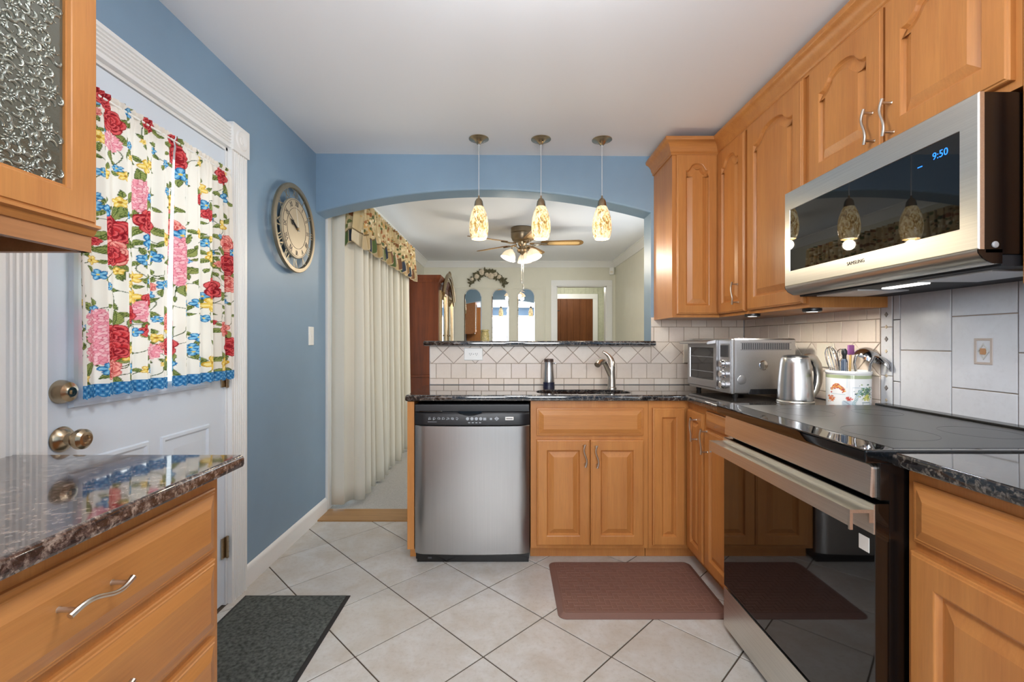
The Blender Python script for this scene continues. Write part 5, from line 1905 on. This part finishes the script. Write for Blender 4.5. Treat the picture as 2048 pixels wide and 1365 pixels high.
t = thing('valance', 'gathered gold floral valance with patchwork ruffle above the cream drapery', 'valance', (0, 0, 0))
n, m = 620, 70
s = np.linspace(0, 1, n)[:, None] * np.ones((1, m))
g = np.linspace(0, 1, m)[None, :] * np.ones((n, 1))
ruf = 0.016 * np.sin(2 * PI * 31 * s + 2.2 * np.sin(9 * s) + 1.5 * g) + 0.008 * np.sin(2 * PI * 57 * s + 3 * g)
flare = 0.028 * np.sin(2 * PI * 12 * s + 0.8) * np.clip((g - 0.35) / 0.5, 0, 1)
drop = 0.330 + 0.030 * np.sin(2 * PI * 12 * s + 2.0)
Zv = 2.190 - drop * g
Yv = 3.235 + (5.0 - 3.235) * s + 0.010 * np.sin(2 * PI * 31 * s) * (1 - 0.5 * g)
Xv = -1.020 + ruf * (1.15 - 0.7 * np.clip(g * 1.6, 0, 1)) + flare - 0.02 * (1 - g)
ret = np.clip(s / 0.07, 0, 1)                       # the near end turns back to the wall
Xv = np.where(s < 0.07, DLX + 0.13 + (Xv - DLX - 0.13) * ret, Xv)
Yv = np.where(s < 0.07, 3.232 + ruf * 1.2 - 0.02 * np.clip((g - 0.3) / 0.7, 0, 1), 3.235 + (5.0 - 3.235) * (s - 0.07) / 0.93 + 0.010 * np.sin(2 * PI * 31 * s) * (1 - 0.5 * g))
cv = np.ones(s.shape + (3,)) * np.array(rgb(206, 184, 140)[:3])
r9 = np.random.default_rng(4)
SS, GG = s * 2600, g * 330
for _ in range(520):
    a, b2, rr_ = r9.uniform(0, 2600), r9.uniform(0, 225), r9.uniform(7, 22)
    cc = [(176, 140, 84), (226, 208, 168), (140, 96, 60), (112, 122, 72), (214, 170, 104), (170, 110, 70), (84, 96, 60), (238, 224, 190)][r9.integers(8)]
    cv[((SS - a) ** 2 + (1.4 * (GG - b2)) ** 2) < rr_ * rr_] = rgb(*cc)[:3]
patch = [(52, 60, 74), (150, 120, 76), (196, 176, 140), (86, 104, 60), (120, 84, 60), (222, 208, 178), (58, 66, 84), (176, 148, 100)]
pid = (SS // 52).astype(int)
low = GG > 232
for q in range(8):
    cv[low & ((pid * 5 + 3) % 8 == q)] = rgb(*patch[q])[:3]
stripe = low & ((pid % 3) == 1) & (np.sin(SS * 0.7) > 0.3)
cv[stripe] = rgb(206, 186, 146)[:3]
cv[(GG > 228) & (GG < 236)] = rgb(110, 90, 60)[:3]
cv[GG > 322] = rgb(196, 176, 140)[:3]
grid_obj('ruffled_cloth', np.stack([Xv, Yv, Zv], -1), cv, vcol_mat('gold_floral_chintz', 0.8, 0.05, 0.2), t)

t = thing('vertical_blind', 'pale blue vertical blind hanging between the drapery and the sliding door', 'blind', (0, 0, 0))
mb = MB()
for k in range(22):
    y = 3.262 + k * 0.083
    zz_ = [0.06 + 2.0 * q / 40 for q in range(41)]
    L = []
    for z in zz_:
        sc = 0.004 * math.sin(z * 42)
        L.append([(DLX + 0.018 + sc, y - 0.004, z), (DLX + 0.050 + sc, y + 0.050, z), (DLX + 0.052 + sc, y + 0.049, z), (DLX + 0.020 + sc, y - 0.005, z)])
    mb.loops(L)
obj('slats', mb, M['blind'], t)
obj('head_rail', MB().box(DLX + 0.019, DLX + 0.055, 3.256, 5.09, 2.062, 2.10, 0.003), M['plate'], t)

# ------------------------------------------------------------------ china cabinet
t = thing('china_cabinet', 'tall red cherry china cabinet with gilt arched glass doors against the left dining wall', 'cabinet', (-0.845, 5.52, 0.004), PI / 2)
cwid, cd, ch = 1.30, -0.845 - DLX - 0.003, 1.93
cd = abs(cd)
mb = MB().box(0.0, cwid, 0.0, cd, 0.76, ch, 0.004).box(-0.012, cwid + 0.012, -0.03, cd, 0.06, 0.735, 0.004).box(0.0, cwid, -0.01, cd, 0.0, 0.06)
obj('cabinet_body', mb, M['cherry'], t)
obj('waist_moulding', MB().box(-0.02, cwid + 0.02, -0.045, cd, 0.735, 0.762, 0.008), M['cherry'], t)
mb = MB().sweep([(0, 0), (0.006, 0), (0.012, 0.02), (0.028, 0.045), (0.034, 0.06), (0.034, 0.085), (0, 0.085)], [(0.0, cd), (0.0, 0.0), (cwid, 0.0), (cwid, cd)], ch - 0.04)
obj('cornice', mb, M['cherry'], t)
arch = []
for k in range(25):
    u = 2 * k / 24 - 1
    arch.append((cwid / 2 + u * 0.56, 1.76 + 0.30 * math.cos(u * PI / 2) ** 0.8))
mb = MB().tube([(x, -0.050, z) for x, z in arch], 0.022, 10, flat=1.6)
mb.tube([(x, -0.042, z - 0.07) for x, z in arch], 0.012, 8)
mb.ball((cwid / 2, -0.055, 2.075), 0.045, 16, 10, (1.3, 0.5, 1))
obj('bonnet_moulding', mb, M['gold'], t)
for x0, x1 in ((0.06, 0.60), (0.70, 1.24)):
    mb = MB()
    ring(mb, rect(x0, x1, 0.80, 1.80), [(0, 0.0), (0.0, 0.022), (0.015, 0.034), (0.035, 0.028), (0.042, 0.0)], lambda x, z, h_: (x, -0.002 - h_, z))
    d = obj('glass_door', mb, M['gold'], t)
    obj('pane', MB().box(x0 + 0.035, x1 - 0.035, -0.012, -0.006, 0.835, 1.765), M['mirror'], d)
    obj('handle', MB().ball(((x1 - 0.02) if x0 < 0.3 else (x0 + 0.02), -0.046, 1.25), 0.012, 12, 8), M['brass'], d)
for x0, x1 in ((0.04, 0.63), (0.67, 1.26)):
    mb = MB()
    panel_front(mb, x0, x1, 0.10, 0.70, y=-0.030)
    obj('door', mb, M['cherry'], t)

# ------------------------------------------------------------------ arched mirrors and the swag on the far wall
for x0, x1, lab in ((-0.672, -0.412, 'arched wall mirror reflecting the orange cupboard, leftmost of the three'), (-0.247, 0.012, 'arched wall mirror in the middle of the three on the far wall'), (0.150, 0.412, 'arched wall mirror closest to the white doorway, rightmost of the three')):
    r = (x1 - x0) / 2
    pl = [(x0, 0.85), (x1, 0.85)] + [((x0 + x1) / 2 + r * math.cos(PI * k / 20), 1.99 - r + r * math.sin(PI * k / 20)) for k in range(21)]
    mb = MB()
    mb.loops([[(x, FY - 0.008 - y_, z) for x, z in offset_loop(pl, d)] for d, y_ in ((0, 0), (0, 0.004), (0.010, 0.0062))])
    o = obj('wall_mirror', mb, M['mirror'], angle=5)
    tag(o, lab, 'mirror', 'arched mirrors on the far wall')

t = thing('floral_swag', 'arched swag of cream silk roses and olive leaves above the mirrors', 'wall decoration', (-0.317, FY - 0.012, 2.175))
rg = random.Random(21)
mb = MB()
spine = [(0.27 * u, -0.10 + 0.165 * math.cos(u * PI / 2)) for u in [k / 40 - 1 for k in range(81)]]
mb.tube([(x, -0.012, z) for x, z in spine[::4]], 0.006, 8)
for k in range(230):
    x, z = spine[rg.randrange(len(spine))]
    a, ln, wd = rg.uniform(0, 2 * PI), rg.uniform(0.040, 0.075), rg.uniform(0.012, 0.021)
    x += rg.uniform(-0.02, 0.02)
    z += rg.uniform(-0.028, 0.028)
    y = -rg.uniform(0.012, 0.04)
    dx, dz = math.cos(a), math.sin(a)
    nx, nz_ = -dz, dx
    up = rg.uniform(-0.012, 0.0)
    vs = [(x, y, z), (x + dx * ln * .5 + nx * wd, y + up, z + dz * ln * .5 + nz_ * wd), (x + dx * ln, y + up * .5, z + dz * ln), (x + dx * ln * .5 - nx * wd, y + up, z + dz * ln * .5 - nz_ * wd), (x + dx * ln * .5, y + up - 0.005, z + dz * ln * .5)]
    mb.add(vs, [(0, 1, 4), (1, 2, 4), (2, 3, 4), (3, 0, 4), (0, 3, 2, 1)])
obj('leaves', mb, M['leaf'], t)
for (px_, pz_, r_) in ((-0.235, -0.045, 0.030), (-0.165, 0.0, 0.040), (-0.085, 0.062, 0.046), (-0.01, 0.03, 0.034), (0.055, 0.008, 0.050), (0.125, 0.03, 0.036), (0.18, -0.01, 0.036)):
    mb = MB().ball((px_, -0.05, pz_), r_ * 0.42, 14, 8)
    for ringk, (n_, rad_, tilt_) in enumerate(((4, 0.45, 1.2), (6, 0.75, 0.8), (7, 1.0, 0.35))):
        for q in range(n_):
            a = 2 * PI * q / n_ + ringk * 0.5
            c_ = Vector((math.cos(a), 0, math.sin(a)))
            cx_, cz_ = px_ + c_.x * r_ * rad_ * 0.62, pz_ + c_.z * r_ * rad_ * 0.62
            mb.ball((cx_, -0.030 - 0.022 * tilt_ / 1.2, cz_), r_ * 0.44, 10, 6, (1, 0.38, 1))
    obj('rose', mb, M['rose'], t)

t = thing('pedestal', 'tall slim pedestal standing against the far wall behind the bar', 'stand', (-0.345, 6.86, 0.004))
obj('column', MB().lathe([(0.001, 0), (0.11, 0), (0.11, 0.05), (0.06, 0.09), (0.05, 0.9), (0.09, 1.0), (0.11, 1.02), (0.11, 1.05), (0.001, 1.05)], 32), M['sage'], t)
t = thing('jar', 'mottled yellow glass jar peeking above the bar top before the mirrors', 'jar', (-0.345, 6.86, 1.055))
jm = mat('mottled_yellow_glass', rgb(206, 190, 130), 0.15, vary=0.35, vscale=60)
obj('jar_body', MB().lathe([(0.001, 0.001), (0.05, 0.001), (0.066, 0.05), (0.070, 0.15), (0.066, 0.23), (0.050, 0.262), (0.048, 0.275)], 32), jm, t)
obj('lid', MB().lathe([(0.001, 0.298), (0.058, 0.296), (0.064, 0.288), (0.064, 0.276), (0.001, 0.2755)], 32), jm, t)
t = thing('motion_sensor', 'small white motion sensor in the far right ceiling corner of the dining room', 'sensor', (1.60, FY - 0.045, 2.255), math.radians(-30))
obj('sensor_case', MB().box(-0.035, 0.035, -0.028, 0.010, -0.055, 0.055, 0.010, seg=3), M['plate'], t)
obj('lens', MB().box(-0.022, 0.022, -0.031, -0.027, -0.035, 0.0, 0.001), M['ivory'], t)

# ------------------------------------------------------------------ ceiling fan
fx, fy = 0.155, 4.95
t = thing('ceiling_fan', 'flush mount ceiling fan with five wood and cane blades and three lit bell shades', 'ceiling fan', (fx, fy, 2.41))
obj('motor_housing', MB().lathe([(0.118, -0.0006), (0.124, -0.008), (0.124, -0.055), (0.119, -0.060), (0.124, -0.065), (0.122, -0.105), (0.105, -0.140), (0.06, -0.155), (0.001, -0.155)], 48, cap0=True), M['bronze'], t)
for k in range(5):
    a = math.radians(140 + 72 * k)
    m4 = Matrix.Rotation(a, 4, 'Z') @ Matrix.Rotation(math.radians(-12), 4, 'X')
    tr4 = Matrix.Translation((0, 0, -0.168)) @ m4
    op = []
    for q in range(13):
        b2 = -PI / 2 + PI * q / 12
        op.append((0.60 + 0.060 * math.cos(b2), 0.066 * math.sin(b2)))
    for q in range(7):
        b2 = PI / 2 + PI * q / 6
        op.append((0.225 + 0.028 * math.cos(b2), 0.052 * math.sin(b2)))
    mb = MB().loops([[(x, y, z) for x, y in offset_loop(op, d)] for d, z in ((0.002, -0.0035), (0, -0.002), (0, 0.002), (0.002, 0.0035))])
    mb.turn(tr4)
    bl = obj('blade', mb, M['blade'], t, angle=50)
    ip = []
    for q in range(13):
        b2 = -PI / 2 + PI * q / 12
        ip.append((0.585 + 0.034 * math.cos(b2), 0.036 * math.sin(b2)))
    for q in range(7):
        b2 = PI / 2 + PI * q / 6
        ip.append((0.30 + 0.024 * math.cos(b2), 0.034 * math.sin(b2)))
    mb = MB().loops([[(x, y, -0.0048) for x, y in ip], [(x, y, -0.003) for x, y in ip]])
    mb.turn(tr4)
    obj('cane_panel', mb, M['cane'], bl)
    mb = MB().tube([(0.085, 0, -0.004), (0.14, 0.028, -0.012), (0.20, 0.020, -0.009), (0.265, 0.0, -0.008)], [0.010, 0.007, 0.007, 0.009], 8)
    mb.tube([(0.085, 0, -0.004), (0.14, -0.028, -0.012), (0.20, -0.020, -0.009), (0.265, 0.0, -0.008)], [0.010, 0.007, 0.007, 0.009], 8)
    mb.turn(tr4)
    obj('blade_bracket', mb, M['brass'], bl)
obj('light_hub', MB().lathe([(0.001, -0.155), (0.050, -0.155), (0.046, -0.185), (0.034, -0.20), (0.040, -0.225), (0.058, -0.24), (0.052, -0.262), (0.025, -0.275), (0.010, -0.295), (0.001, -0.298)], 32), M['brass'], t)
for k, ad in enumerate((200, 318, 78)):
    a = math.radians(ad)
    dx, dy = math.cos(a), math.sin(a)
    tilt = Matrix.Translation((dx * 0.125, dy * 0.125, -0.245)) @ Matrix.Rotation(math.radians(22), 4, Vector((dy, -dx, 0)))
    mb = MB().tube([(dx * 0.04, dy * 0.04, -0.235), (dx * 0.075, dy * 0.075, -0.205), (dx * 0.115, dy * 0.115, -0.210), (dx * 0.125, dy * 0.125, -0.245)], 0.007, 10)
    obj('lamp_arm', mb, M['brass'], t)
    prf = [(0.020, 0.0), (0.030, -0.012), (0.052, -0.030), (0.070, -0.060), (0.078, -0.090), (0.084, -0.106)]
    sp = [(r_ * 1.0, z_) for r_, z_ in prf]
    mb = MB().lathe(sp + [(r_ - 0.003, z_) for r_, z_ in sp[::-1]], 32, (0, 0, 0), tilt)
    sh = obj('bell_shade', mb, M['bell'], t, angle=70)
    obj('bulb', MB().ball(tuple(tilt @ Vector((0, 0, -0.070))), 0.028, 16, 10), M['bulb'], sh)
    q = tilt @ Vector((0, 0, -0.135))
    point('fan_lamp_light', (fx + q.x, fy + q.y, 2.41 + q.z), 9.0, (1.0, 0.90, 0.75), 0.04)
for dx_, ln_ in ((0.010, 0.36), (-0.008, 0.30)):
    mb = MB().tube([(dx_, -0.03, -0.29), (dx_, -0.03, -0.29 - ln_)], 0.0025, 6)
    mb.lathe([(0.0005, 0.03), (0.006, 0.026), (0.009, 0.0), (0.005, -0.02), (0.0005, -0.022)], 12, (dx_, -0.03, -0.29 - ln_))
    obj('pull_chain', mb, M['nickel'], t)

# ------------------------------------------------------------------ unseen kitchen ceiling lamps: rear one added, both hung as globes to brighten the ceiling
lampglobe = mat('lit_opal_globe', (0.94, 0.97, 1.0, 1), 0.3, emit=44)
for k, (y, lab) in enumerate(((0.93, 'opal globe ceiling lamp above the picture, over the kitchen floor'), (-1.2, 'opal globe lamp added behind the camera for more light'))):
    t = thing('unseen_ceiling_lamp', lab, 'ceiling lamp', (0.08, y, 2.398))
    obj('base', MB().lathe([(0.001, -0.0005), (0.07, -0.0005), (0.07, -0.02), (0.012, -0.03), (0.010, -0.20), (0.05, -0.21), (0.05, -0.245), (0.001, -0.245)], 32), M['nickel'], t)
    obj('globe', MB().ball((0, 0, -0.345), 0.11, 32, 20), lampglobe, t)
